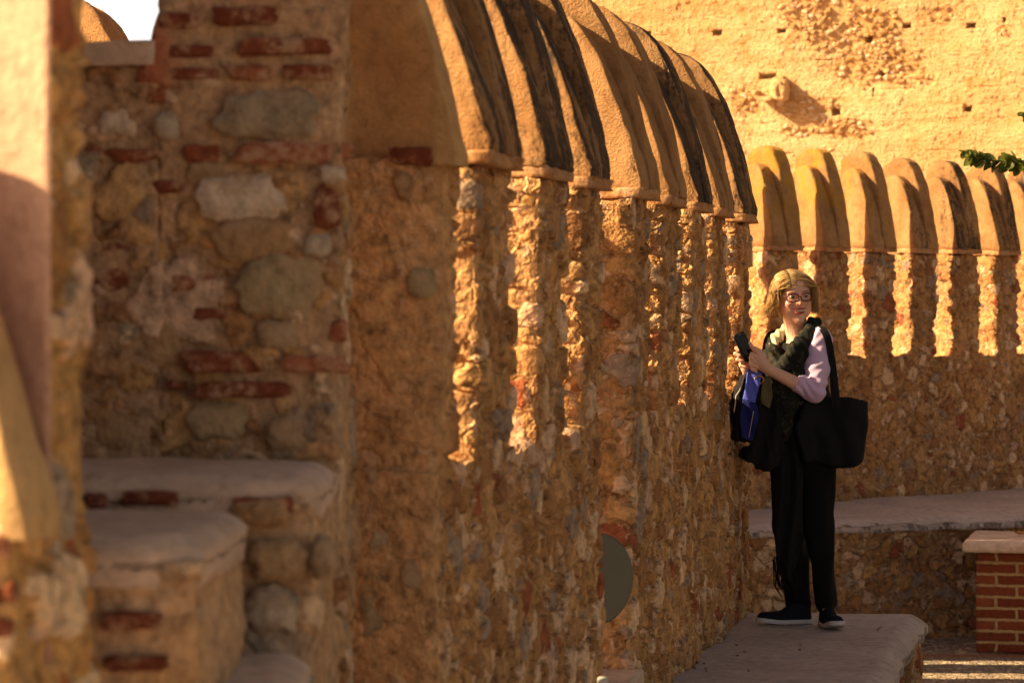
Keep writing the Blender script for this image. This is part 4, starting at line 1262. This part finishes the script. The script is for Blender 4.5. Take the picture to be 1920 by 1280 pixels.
# refine: project the vertices of a finer net for head and hands
def body_mesh():
    # three nets cut on shared planes would leave seams, so build the visible zones finely and keep one object
    zones = []
    def clipz(f, lo_, hi_):
        def g(X, Y, Z):
            return f(X, Y, Z)
        return surface_nets(g, lo_, hi_, .0021)
    return None
def hybrid():
    # adaptive single surface: nets at 8.5 mm for the hidden trunk; vertices in head/hand boxes replaced by a 2.1 mm net of the same field
    bx = [((-.165, -.20, 1.335), (.125, .16, 1.66)), ((-.345, -.385, 1.04), (.10, -.15, 1.33))]
    Vs, Fs, n0 = [], [], 0
    cen = Vb[Fb].mean(1)
    keep = np.ones(len(Fb), bool)
    for lo_, hi_ in bx:
        keep &= ~((cen > np.array(lo_) + .004) & (cen < np.array(hi_) - .004)).all(1)
    Vs.append(Vb); Fs.append(Fb[keep]); n0 = len(Vb)
    for lo_, hi_ in bx:
        V, F = surface_nets(full_hands, lo_, hi_, .0021)
        V = relax(V, F, 1, .4)
        Vs.append(V); Fs.append(F + n0); n0 += len(V)
    return np.concatenate(Vs), np.concatenate(Fs)
Vh, Fh = hybrid()
un, inv = np.unique(Fh.ravel(), return_inverse=True)
body = fix_normals(mesh_obj('body', Vh[un], inv.reshape(Fh.shape), M_SKIN, PW))
paint_head(body)

# eyes, teeth
def ball(c, r, n=14):
    V, F = [], []
    for i in range(n + 1):
        for j in range(n):
            th = math.pi * i / n; ph = 2 * math.pi * j / n
            V.append((c[0] + r * math.sin(th) * math.cos(ph), c[1] + r * math.sin(th) * math.sin(ph), c[2] + r * math.cos(th)))
    for i in range(n):
        for j in range(n):
            a_ = i * n + j; b_ = i * n + (j + 1) % n; F.append((a_, b_, b_ + n, a_ + n))
    return np.array(V), F
n_ = NT('eye'); gz = n_.attr('iris'); n_.color(n_.mix(gz, (.62, .52, .47), (.035, .03, .03))); n_.rough(.15); M_EYE = n_.m
for sgn in (-1, 1):
    c_ = hp(.0305 * sgn, .0745, .0025); V, F = ball(c_, .0118, 20)
    e_ = mesh_obj('eye', V, F, M_EYE, PW, rest=False)
    g_ = hp(.0305 * sgn + .0035, .0745 + .0118, .0015); set_attr(e_, 'iris', (np.linalg.norm(V - g_, axis=1) < .0062).astype(float))
    # eyelids: narrow band, half closed against the light
    pts = [hp(.0305 * sgn + t * .0145, .0862 - 16 * t * t * .0145 ** 2 * 3.0, .0060 - t * t * .0045) for t in np.linspace(-1, 1, 9)]
    V, F = tube(pts, [.0018] * 9, 6); mesh_obj('upper_eyelid', V, F, simple('lashes', (.10, .055, .04), .6) if sgn < 0 else bpy.data.materials['lashes'], PW, rest=False)
def mpt(u, v, w):
    a_ = (u - .5) * .043; c0 = -.0625 + 3.8 * a_ * a_
    b_ = .0845 - 12 * a_ * a_ + .002 * w
    q = c0 + .0008 + (v - .5) * .0085
    p = [hp(float(x), float(y), float(z)) for x, y, z in zip(a_, b_, q)]
    p = np.array(p); return p[:, 0], p[:, 1], p[:, 2]
V, F, S = lattice_box((16, 3, 1), mpt); fix_normals(mesh_obj('teeth', V, F, simple('teeth_white', (.80, .70, .60), .35), PW))

# glasses
gl = []
def rect_ring(ca, w_, h_):
    pts = []
    for k in range(29):
        t = 2 * math.pi * k / 28; x = math.cos(t); y = math.sin(t); p_ = 3.2
        r_ = (abs(x) ** p_ + abs(y) ** p_) ** (-1 / p_)
        a_ = ca + x * r_ * w_; c_ = -.001 + y * r_ * h_ + .0015 * (1 if y > 0 else 0)
        pts.append(hp(a_, .1015 - 4.2 * a_ * a_, c_))
    return pts
for sgn in (-1, 1): gl.append(tube(rect_ring(.0325 * sgn, .0265, .0165), [.0033] * 29, 6))
gl.append(tube([hp(t, .1020, .0035) for t in (-.008, 0, .008)], [.0022] * 3, 6))
for sgn in (-1, 1): gl.append(tube([hp(.058 * sgn, .088, .007), hp(.070 * sgn, .060, .008), hp(.076 * sgn, .010, .004)], [.0024, .0022, .002], 6))
V, F = join(gl); gframe = fix_normals(mesh_obj('glasses', V, F, M_FRAME, PW, rest=False))

# necklace? none seen.  hair: an underlying mass plus several thousand tapered locks
def hair_mat():
    n = NT('blonde_hair'); t = n.attr('tone'); o = n.rest()
    c = n.ramp(t, [(0, (.22, .115, .04)), (.3, (.56, .33, .11)), (.65, (.86, .57, .21)), (1, (.97, .76, .38))])
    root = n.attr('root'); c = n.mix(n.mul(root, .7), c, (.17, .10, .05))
    n.color(c); n.rough(.42); n.set(n.b, 'Specular IOR Level', .5); n.set(n.b, 'Sheen Weight', .2)
    tr_ = n.t.nodes.new('ShaderNodeBsdfTranslucent'); n.l(c, tr_.inputs[0]); m_ = n.t.nodes.new('ShaderNodeMixShader'); m_.inputs[0].default_value = .45
    n.l(n.b.outputs[0], m_.inputs[1]); n.l(tr_.outputs[0], m_.inputs[2]); n.l(m_.outputs[0], n.out.inputs['Surface'])
    return n.m
M_HAIR = hair_mat()
def hair_base(X, Y, Z):
    a, b, c = hl(X, Y, Z)
    d = ell(a, b, c, (0, -.014, .032), (.083, .094, .093))
    d = smin(d, ell(a, b, c, (-.004, -.046, -.040), (.072, .050, .082)), .03)
    d = smax(d, -(ell(a, b, c, (.006, .085, -.035), (.062, .080, .098))), .008)
    return d
hb = sdf_obj('hair', hair_base, HC - .15, HC + .15, .004, M_HAIR, PW, 2)
set_attr(hb, 'tone', .2); set_attr(hb, 'root', .1)
rg = np.random.default_rng(11)
HV, HFc, HT, HRt = [], [], [], []
PA = -.028                      # parting slightly to picture left
nst = 3300
for i in range(nst):
    side = -1 if rg.random() < .5 else 1
    phi = rg.uniform(-1, 1) * math.pi        # 0 = towards the face
    # root near the parting line, running front to back
    bR = rg.uniform(-.085, .078)
    if rg.random() < .35: bR = rg.uniform(.03, .082)
    aR = PA + side * abs(rg.normal(0, .006)) + side * .001
    cR = .034 + .094 * math.sqrt(max(.02, 1 - ((bR + .012) / .096) ** 2 - (aR / .085) ** 2))
    # direction in plan: out to the side, back for back roots, fringe sweeps across the forehead
    back = np.clip((-bR + .02) / .10, 0, 1)
    az = side * (math.pi / 2 + (back * 1.45 if bR < .02 else 0) * rg.uniform(.35, 1.0) - (0 if bR < .02 else .18))
    az += rg.normal(0, .10)
    layer = rg.random()
    dx_, dy_ = math.sin(az), math.cos(az)     # a, b
    reach = (.083 if abs(dx_) > .5 else .09) + .020 * layer + .002
    length = rg.uniform(.195, .280) + .012 * layer
    if bR > .055: length *= rg.uniform(.75, 1.0)
    nseg = 14; pts = []
    rb = reach
    flick = rg.uniform(.0, 1.0); wav = rg.uniform(0, 6.28)
    for k in range(nseg + 1):
        s_ = k / nseg * length
        th = min(s_ / .104, 1.42)              # polar angle walked over the skull
        fall = max(0, s_ - 1.42 * .104)
        out = math.sin(th)
        ex = aR * (1 - out) + (dx_ * reach * out)
        ey = bR * (1 - out * (.95 if bR < .02 else .42)) + dy_ * reach * out * 1.05
        if bR >= .02: ey = ey - .030 * out * out * (1.0 - .2 * layer)
        ez = .030 + (cR - .030) * math.cos(th) - fall * .98
        # picture-left locks are blown out and back
        if dx_ < 0:
            g_ = fall / .08 + max(0, th - 1.0) * .35
            ex -= .030 * g_ * (.5 + flick) * (.55 if ez > -.05 else 1.0); ez += .010 * g_ * flick
        else:
            g_ = fall / .08
            ex += .016 * g_ * flick - .006 * g_
        cw = vnoise(aR * 0 + az * 2.0, bR * 30, k * .25 * np.ones(1), 1.0, 4)[0] - .5
        ex += .0045 * math.sin(wav + s_ * 38) * out + .0020 * math.sin(wav * 3 + s_ * 95) + cw * .040 * out * s_ / length; ey += cw * .018 * out; ey += .0035 * math.cos(wav + s_ * 33) * out
        pts.append(hp(ex, ey, ez))
    r0 = rg.uniform(.0007, .0016)
    rad = [r0 * (1 - .75 * (k / nseg) ** 2) for k in range(nseg + 1)]
    V, F = tube(pts, rad, 3)
    HV.append(V); HFc += [tuple(int(q) + sum_n for q in f) for sum_n in (0,) for f in ()] ; 
    HT.append((V, F, np.clip(rg.normal(.60, .27), 0, 1), nseg))
Vs, Fs, tone, rootv, n0 = [], [], [], [], 0
for V, F, t_, ns in HT:
    Vs.append(V); Fs += [tuple(int(q) + n0 for q in f) for f in F]; n0 += len(V)
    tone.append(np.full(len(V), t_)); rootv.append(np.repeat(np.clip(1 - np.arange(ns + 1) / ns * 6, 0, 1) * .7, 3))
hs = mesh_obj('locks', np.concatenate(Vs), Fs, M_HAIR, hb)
set_attr(hs, 'tone', np.concatenate(tone)); set_attr(hs, 'root', np.concatenate(rootv))

# ---- clothes
def folds(X, Y, Z, amp, fx_=30, fz=12, seed=1):
    return amp * (vnoise(X, Y, Z * fz / fx_, fx_, seed) - .5) * 2
def top_sdf(X, Y, Z):
    d = torso_sdf(X, Y, Z) - .006
    d = smin(d, cone(X, Y, Z, SHF, ELF, .055, .05), .03); d = smin(d, cone(X, Y, Z, ELF, ELF + (WRF - ELF) * .6, .05, .040), .02)
    d = d + folds(X, Y, Z, .006, 26, 10)
    nk = cone(X, Y, Z, NECKB + (0, -.02, .0), NECKB + (0, 0, .2), .068, .075)
    return smax(d, -nk, .01)
sdf_obj('top', top_sdf, (-.30, -.28, .80), (.22, .28, 1.36), .0075, M_BLACK, PW, 1)
ud = (WRN - ELN); CUF = ELN + ud * .42
def sleeve_sdf(X, Y, Z):
    d = cone(X, Y, Z, SHN + (-.006, .012, .006), SHN + (ELN - SHN) * .5, .066, .056)
    d = smin(d, cone(X, Y, Z, SHN + (ELN - SHN) * .5, ELN + (0, .0, .012), .056, .050), .02)
    d = smin(d, cone(X, Y, Z, ELN + (0, 0, .012), CUF, .049, .040), .022)
    # fold creases gathered at the elbow and diagonals along the arm
    t = (Z - ELN[2])
    d = d + .0050 * np.sin((Z * 1.0 + X * .9) * 120 + 2.5 * np.sin(X * 40)) * np.exp(-((t - .035) / .055) ** 2) + folds(X, Y, Z, .0035, 30, 14, 4)
    d = d + .0016 * np.sin((Z - X * .7) * 120 + 4 * vnoise(X, Y, Z, 12, 5) * 2) * (Z > ELN[2] + .07)
    # cuff: cut by a plane square to the forearm
    u_ = ud / np.linalg.norm(ud); pl = (X - CUF[0]) * u_[0] + (Y - CUF[1]) * u_[1] + (Z - CUF[2]) * u_[2]
    return smax(d, pl, .003)
sdf_obj('sleeve', sleeve_sdf, (-.09, -.34, .98), (.20, -.01, 1.39), .0042, M_LILAC, PW, 1)
def trouser_sdf(X, Y, Z):
    d = cone(X, Y, Z, L(1505, 850, 0), L(1507, 800, 0), .150, .14)
    d = smin(d, cone(X, Y, Z, HIPN, KNN, .095, .060), .05); d = smin(d, cone(X, Y, Z, KNN, ANN + (.0, 0, -.01), .062, .050), .03)
    d = smin(d, cone(X, Y, Z, HIPF, KNF, .098, .070), .05); d = smin(d, cone(X, Y, Z, KNF, ANF + (-.01, 0, -.0), .070, .060), .03)
    d = d + .006 * np.sin(X * 60 + 2.2 * np.sin(Z * 9) + Y * 30) * np.clip((1 - Z) * 1.4, 0, 1) + folds(X, Y, Z, .006, 18, 6, 8)
    d = smax(d, -(Z - .052 - .006 * np.sin(X * 40)), .006)
    return d
sdf_obj('trousers', trouser_sdf, (-.22, -.24, .02), (.26, .22, 1.02), .008, M_TROUS, PW, 1)

# scarf: ring round the neck, a fall over the chest to picture left, and a long fringed end
def scarf_sdf(X, Y, Z):
    c = NECKB
    pts = [L(1520, 604, -.03), L(1513, 630, -.12), L(1502, 662, -.18), L(1490, 702, -.20), L(1478, 750, -.20), L(1466, 810, -.19)]
    d = chain(X, Y, Z, pts, [.019, .023, .027, .036, .044, .044], .03)
    pts = [L(1528, 606, -.03), L(1516, 622, -.11), L(1494, 650, -.19), L(1470, 690, -.20), L(1456, 760, -.18), L(1454, 850, -.15)]
    d = smin(d, chain(X, Y, Z, pts, [.020, .024, .030, .038, .044, .042], .03), .02)
    pts = [L(1529, 606, -.02), L(1515, 625, .08), L(1478, 634, .11), L(1452, 640, .06), L(1450, 665, -.06), L(1460, 700, -.14)]
    d = smin(d, chain(X, Y, Z, pts, [.028, .032, .034, .036, .040, .045], .02), .02)
    d = d + .0016 * np.sin((X * .95 + Z * .35) * 210 + 3.5 * np.sin(Z * 11 + X * 15)) + .0035 * np.sin((X * .9 + Z * .5 + Y * .4) * 110) + folds(X, Y, Z, .004, 34, 9, 5)
    return d
sdf_obj('scarf', scarf_sdf, (-.24, -.36, .72), (.20, .20, 1.44), .0052, M_SCARF, PW, 1)
# long end falling down the picture-left side of the legs
def fall_sdf(X, Y, Z):
    d2 = poly2(X, Z, [L(1452, 800)[[0, 2]], L(1500, 800)[[0, 2]], L(1500, 1010)[[0, 2]], L(1478, 1085)[[0, 2]], L(1452, 1068)[[0, 2]], L(1446, 1000)[[0, 2]], L(1444, 880)[[0, 2]]])
    d = slab(d2, Y + .155 + .015 * np.sin(X * 90 + 2 * np.sin(Z * 7)), .014, .012)
    return d
fa = sdf_obj('shawl_end', fall_sdf, (-.20, -.23, .12), (.04, -.08, .96), .006, M_BLACK, PW, 1)
fr = []
for k in range(34):
    f_ = k / 33; top = L(1449 + 46 * f_ ** 1.1, 1045 + 32 * f_ + random.uniform(-12, 5), -.155 + random.uniform(-.012, .012))
    ln = random.uniform(.10, .17) * (1.05 - .45 * f_)
    sw = random.uniform(-.012, .022)
    fr.append(tube([top, top + (sw * .3 + .004, 0, -ln * .35), top + (sw + .004, .004, -ln * .7), top + (sw * .8 + .010 + .03 * (1 - f_), 0, -ln)], [.0026, .0028, .0024, .0012], 4))
V, F = join(fr); mesh_obj('fringe', V, F, M_BLACK, fa, rest=False)

# shoes
def shoe(nm, heel, toe, lift):
    heel = np.array(heel, float); toe = np.array(toe, float); ax = toe - heel; Ln = np.linalg.norm(ax[:2]); ux, uy = ax[0] / Ln, ax[1] / Ln
    def loc(X, Y, Z):
        x, y = X - heel[0], Y - heel[1]; s_ = (x * ux + y * uy) / Ln; t_ = -x * uy + y * ux; return s_, t_
    def width(s_): return .030 + .016 * np.sin(np.clip(s_, 0, 1) * math.pi * .95 + .15) * np.clip(s_ * 1.6, 0, 1)
    def up(X, Y, Z):
        s_, t_ = loc(X, Y, Z); w_ = width(s_); zt = lift * sm(.55, 1, s_)
        hgt = .034 + .062 * (1 - sm(.18, .66, s_)) + .012 * (1 - sm(.6, 1.0, s_))
        d = np.sqrt((t_ / (w_)) ** 2 + (np.maximum(Z - zt - .012, -.004) / hgt) ** 2 + (np.maximum(np.abs(s_ - .5) - .40, 0) / .10) ** 2) - 1
        d = d * .03
        return smax(d, -(Z - zt - .010), .003)
    def so_(X, Y, Z):
        s_, t_ = loc(X, Y, Z); w_ = width(s_) + .004; zt = lift * sm(.55, 1, s_)
        d = (np.sqrt((t_ / w_) ** 2 + (np.maximum(np.abs(s_ - .5) - .41, 0) / .11) ** 2) - 1) * .035
        return smax(d, np.abs(Z - zt - .0115) - .0105, .004)
    lo_ = np.minimum(heel, toe) - .08; hi_ = np.maximum(heel, toe) + .08; lo_[2] = -.012; hi_[2] = .17
    s = sdf_obj('shoe', up, lo_, hi_, .004, M_SHOE, PW, 1)
    sdf_obj('sole', so_, lo_, hi_, .003, M_WHITE, s, 0)
    # laces
    lc = []
    for k in range(4):
        s_ = .34 + .09 * k; c0 = heel + ax * s_; h_ = .028 + .055 * (1 - float(sm(.12, .62, s_))) + .014
        q = np.array([-uy, ux, 0])
        lc.append(tube([c0 + q * .020 + (0, 0, h_ * .86), c0 + (0, 0, h_ + .006), c0 - q * .020 + (0, 0, h_ * .86)], [.002] * 3, 5))
    V, F = join(lc); mesh_obj('laces', V, F, M_SHOE, s, rest=False)
shoe('far', (.055, .035, 0), (-.200, .0, 0), .010)
shoe('near', (.105, -.03, 0), (.145, -.27, 0), .022)

# bracelet
wp = WRN + (ELN - WRN) * .06; wq = L(1424, 712, -.27)
bd = []
for k in range(16):
    t = 2 * math.pi * k / 16; c_ = L(1423, 712, -.262) + np.array([.020 * math.cos(t), .014 * math.sin(t), -.020 * math.sin(t) * .9])
    bd.append(ball(c_, .0042, 8))
V, F = join(bd); mesh_obj('bracelet', V, F, M_GOLD, PW, rest=False)
# pale scarf edge / shirt on the sunlit far shoulder
M_CREAM = cloth('cream_cloth', (.56, .55, .36), .2, .8)
def cream_sdf(X, Y, Z):
    d = chain(X, Y, Z, [L(1474, 614, .03), L(1457, 634, .02), L(1449, 656, -.03), L(1453, 676, -.08)], [.020, .026, .024, .016], .02)
    return d + .004 * np.sin(X * 160 + Z * 90)
sdf_obj('shawl_collar', cream_sdf, (-.22, -.16, 1.16), (.02, .12, 1.44), .004, M_CREAM, PW, 1)

# ---- phone
ph = thing('phone', 'black smartphone held up in both hands of the woman', 'phone', tuple(np.array([PX0, PY0, 0]) + L(1396, 650, -.262)), 0)
nz = np.array([.55, -.80, .28]); nz /= np.linalg.norm(nz)
lx_ = np.array([.40, .0, -.92]); lx_ -= nz * (lx_ @ nz); lx_ /= np.linalg.norm(lx_); sx_ = np.cross(lx_, nz)
def phone_box(hw, hl_, ht, n_off, rnd=.008, center=(0, 0)):
    out = []
    nP = 32; ring = []
    for k in range(nP):
        t = 2 * math.pi * (k + .5) / nP; x = math.cos(t); y = math.sin(t); r_ = (abs(x) ** 8 + abs(y) ** 8) ** (-1 / 8)
        ring.append((x * r_ * hw, y * r_ * hl_))
    V = []; 
    for (sc_, zz) in ((.97, -ht), (1.0, -ht * .6), (1.0, ht * .6), (.97, ht)):
        for x, y in ring: V.append(sx_ * (center[0] + x * sc_) + lx_ * (center[1] + y * (sc_ if sc_ == 1 else .985)) + nz * (zz + n_off))
    F = []
    for i in range(3):
        for k in range(nP):
            a_ = i * nP + k; b_ = i * nP + (k + 1) % nP; F.append((a_, b_, b_ + nP, a_ + nP))
    F.append(tuple(range(nP))[::-1]); F.append(tuple(3 * nP + k for k in range(nP)))
    return np.array(V), F
V, F = phone_box(.036, .068, .0045, 0); fix_normals(mesh_obj('case', V, F, simple('black_rubber', (.012, .011, .011), .6), ph, smooth=False, rest=False))
V, F = phone_box(.0335, .065, .0004, .0048); fix_normals(mesh_obj('screen', V, F, M_PHONE, ph, smooth=False, rest=False))
V, F = phone_box(.006, .0016, .0004, .0054, center=(0, -.060)); fix_normals(mesh_obj('earpiece', V, F, simple('grey_metal', (.3, .3, .3), .4), ph, smooth=False, rest=False))

# ---- tote bag on the near shoulder
bag = thing('tote_bag', 'big black tote bag hanging from the near shoulder of the woman', 'bag', (PX0, PY0, 0))
BP = [L(p[0], p[1])[[0, 2]] for p in ((1506, 738), (1545, 742), (1577, 741), (1600, 744), (1620, 750), (1621, 765), (1613, 850), (1609, 862), (1571, 877), (1540, 868), (1500, 862), (1480, 800))]
def bag_sdf(X, Y, Z):
    d2 = poly2(X, Z, BP)
    cy = -.145 + .25 * (X - .12) * 0 + .02 * np.sin(X * 22)
    th = .050 + .030 * np.clip((1.04 - Z) / .3, 0, 1)
    d = slab(d2, (Y - cy) * .050 / th, .050, .022)
    d = d + .006 * np.sin((X * 1.0 + Z * .55) * 55 + 2.0 * np.sin(Z * 12)) * np.clip((1.05 - Z) * 6, 0, 1) + folds(X, Y, Z, .006, 14, 7, 3)
    # open mouth
    m = slab(poly2(X, Z, [L(1512, 728)[[0, 2]], L(1614, 733)[[0, 2]], L(1608, 775)[[0, 2]], L(1512, 770)[[0, 2]]]), Y - cy - .0, .036, .01)
    return smax(d, -m, .004)
sdf_obj('pouch', bag_sdf, (-.10, -.30, .66), (.31, .02, 1.08), .006, M_BAG, bag, 1)
def strap(pts, wd, parent, mat, name='strap', across=(1, .15, 0)):
    pts = np.array(pts); 
    # resample with catmull-rom
    q = []
    pp = np.vstack([2 * pts[0] - pts[1], pts, 2 * pts[-1] - pts[-2]])
    for i in range(1, len(pp) - 2):
        for t in np.linspace(0, 1, 10, endpoint=False):
            a_, b_, c_, d_ = pp[i - 1], pp[i], pp[i + 1], pp[i + 2]
            q.append(.5 * (2 * b_ + (c_ - a_) * t + (2 * a_ - 5 * b_ + 4 * c_ - d_) * t * t + (3 * b_ - a_ - 3 * c_ + d_) * t ** 3))
    q.append(pts[-1]); q = np.array(q); V, F = [], []
    ac = np.array(across, float); ac /= np.linalg.norm(ac)
    for i, p in enumerate(q):
        d_ = q[min(i + 1, len(q) - 1)] - q[max(i - 1, 0)]; d_ /= np.linalg.norm(d_)
        s_ = ac - d_ * (ac @ d_); s_ /= np.linalg.norm(s_); nn = np.cross(d_, s_)
        for (x, y) in ((-1, -1), (1, -1), (1, 1), (-1, 1)): V.append(p + s_ * wd * .5 * x + nn * .0022 * y)
    for i in range(len(q) - 1):
        for k in range(4):
            a_ = i * 4 + k; b_ = i * 4 + (k + 1) % 4; F.append((a_, b_, b_ + 4, a_ + 4))
    F.append((3, 2, 1, 0)); m_ = (len(q) - 1) * 4; F.append((m_, m_ + 1, m_ + 2, m_ + 3))
    return fix_normals(mesh_obj(name, V, F, mat, parent, smooth=False, rest=False))
strap([L(1533, 760, -.205), L(1545, 700, -.22 + .01), L(1552, 655, -.215), L(1547, 622, -.175), L(1538, 612, -.12), L(1545, 622, -.06), L(1562, 660, -.05), L(1570, 700, -.075), L(1573, 760, -.10)], .024, bag, M_BAG, across=(.8, .6, 0)) if False else None
strap([L(1572, 765, -.200), L(1566, 712, -.20), L(1560, 665, -.195), L(1553, 632, -.185), L(1545, 617, -.16), L(1537, 612, -.12), L(1535, 616, -.07), L(1537, 640, -.02), L(1540, 690, -.02), L(1545, 760, -.09)], .024, bag, M_BAG)
strap([L(1563, 765, -.200), L(1559, 712, -.198), L(1555, 668, -.196), L(1549, 636, -.188), L(1541, 620, -.165), L(1533, 613, -.12), L(1531, 617, -.07), L(1533, 640, -.025), L(1536, 690, -.025), L(1541, 760, -.09)], .016, bag, M_BAG)

# ---- coat folded over the far forearm, blue lining outwards
coat = thing('folded_coat', 'black coat with bright blue lining draped over the far arm of the woman', 'coat', (PX0, PY0, 0))
CP = [L(p[0], p[1])[[0, 2]] for p in ((1392, 690), (1408, 688), (1424, 694), (1440, 720), (1455, 760), (1462, 830), (1450, 868), (1432, 880), (1411, 872), (1409, 864), (1386, 860), (1379, 851), (1384, 838), (1404, 826), (1372, 823), (1366, 815), (1372, 800), (1367, 772), (1368, 740), (1380, 712))]
def coat_sdf(X, Y, Z):
    d2 = poly2(X, Z, CP)
    d = slab(d2, Y + .19 + .012 * np.sin(X * 75 + 2 * np.sin(Z * 11)), .055, .020)
    return d + folds(X, Y, Z, .007, 18, 9, 12) + .003 * np.sin(X * 190 + Z * 30)
sdf_obj('shell', coat_sdf, (-.40, -.31, .64), (-.04, -.08, 1.22), .0055, M_BLACK, coat, 1)
def panel(nm, poly, mat, y0, half=.006, wob=.006):
    pp = [L(*p)[[0, 2]] for p in poly]
    def f(X, Y, Z):
        d2 = poly2(X, Z, pp)
        return slab(d2, Y - y0 + wob * np.sin(X * 95 + Z * 25), half, .005)
    a_ = np.array(pp)
    return sdf_obj(nm, f, (a_[:, 0].min() - .02, y0 - .04, a_[:, 1].min() - .02), (a_[:, 0].max() + .02, y0 + .04, a_[:, 1].max() + .02), .0035, mat, coat, 1)
panel('blue_lining', ((1393, 688), (1405, 692), (1421, 696), (1417, 712), (1411, 735), (1408, 752), (1392, 748), (1384, 745), (1389, 722)), M_BLUE, -.262)
panel('navy_lining', ((1384, 745), (1394, 748), (1411, 753), (1415, 775), (1408, 800), (1403, 822), (1381, 816), (1378, 780)), M_NAVY, -.262)
panel('olive_hem', ((1421, 706), (1436, 700), (1440, 740), (1434, 762), (1417, 752), (1418, 728)), M_OLIVE, -.256)
V, F = tube([L(1399, 688, -.276), L(1393, 712, -.278), L(1388, 730, -.278), L(1380, 742, -.276), L(1378, 760, -.274), L(1376, 772, -.272)], [.0030] * 6, 6)
mesh_obj('piping', V, F, simple('white_piping', (.60, .55, .48), .6), coat, rest=False)
V, F = tube([L(1413, 770, -.274), L(1408, 798, -.274), L(1404, 820, -.272)], [.0014] * 3, 5)
mesh_obj('seam', V, F, bpy.data.materials['white_piping'], coat, rest=False)
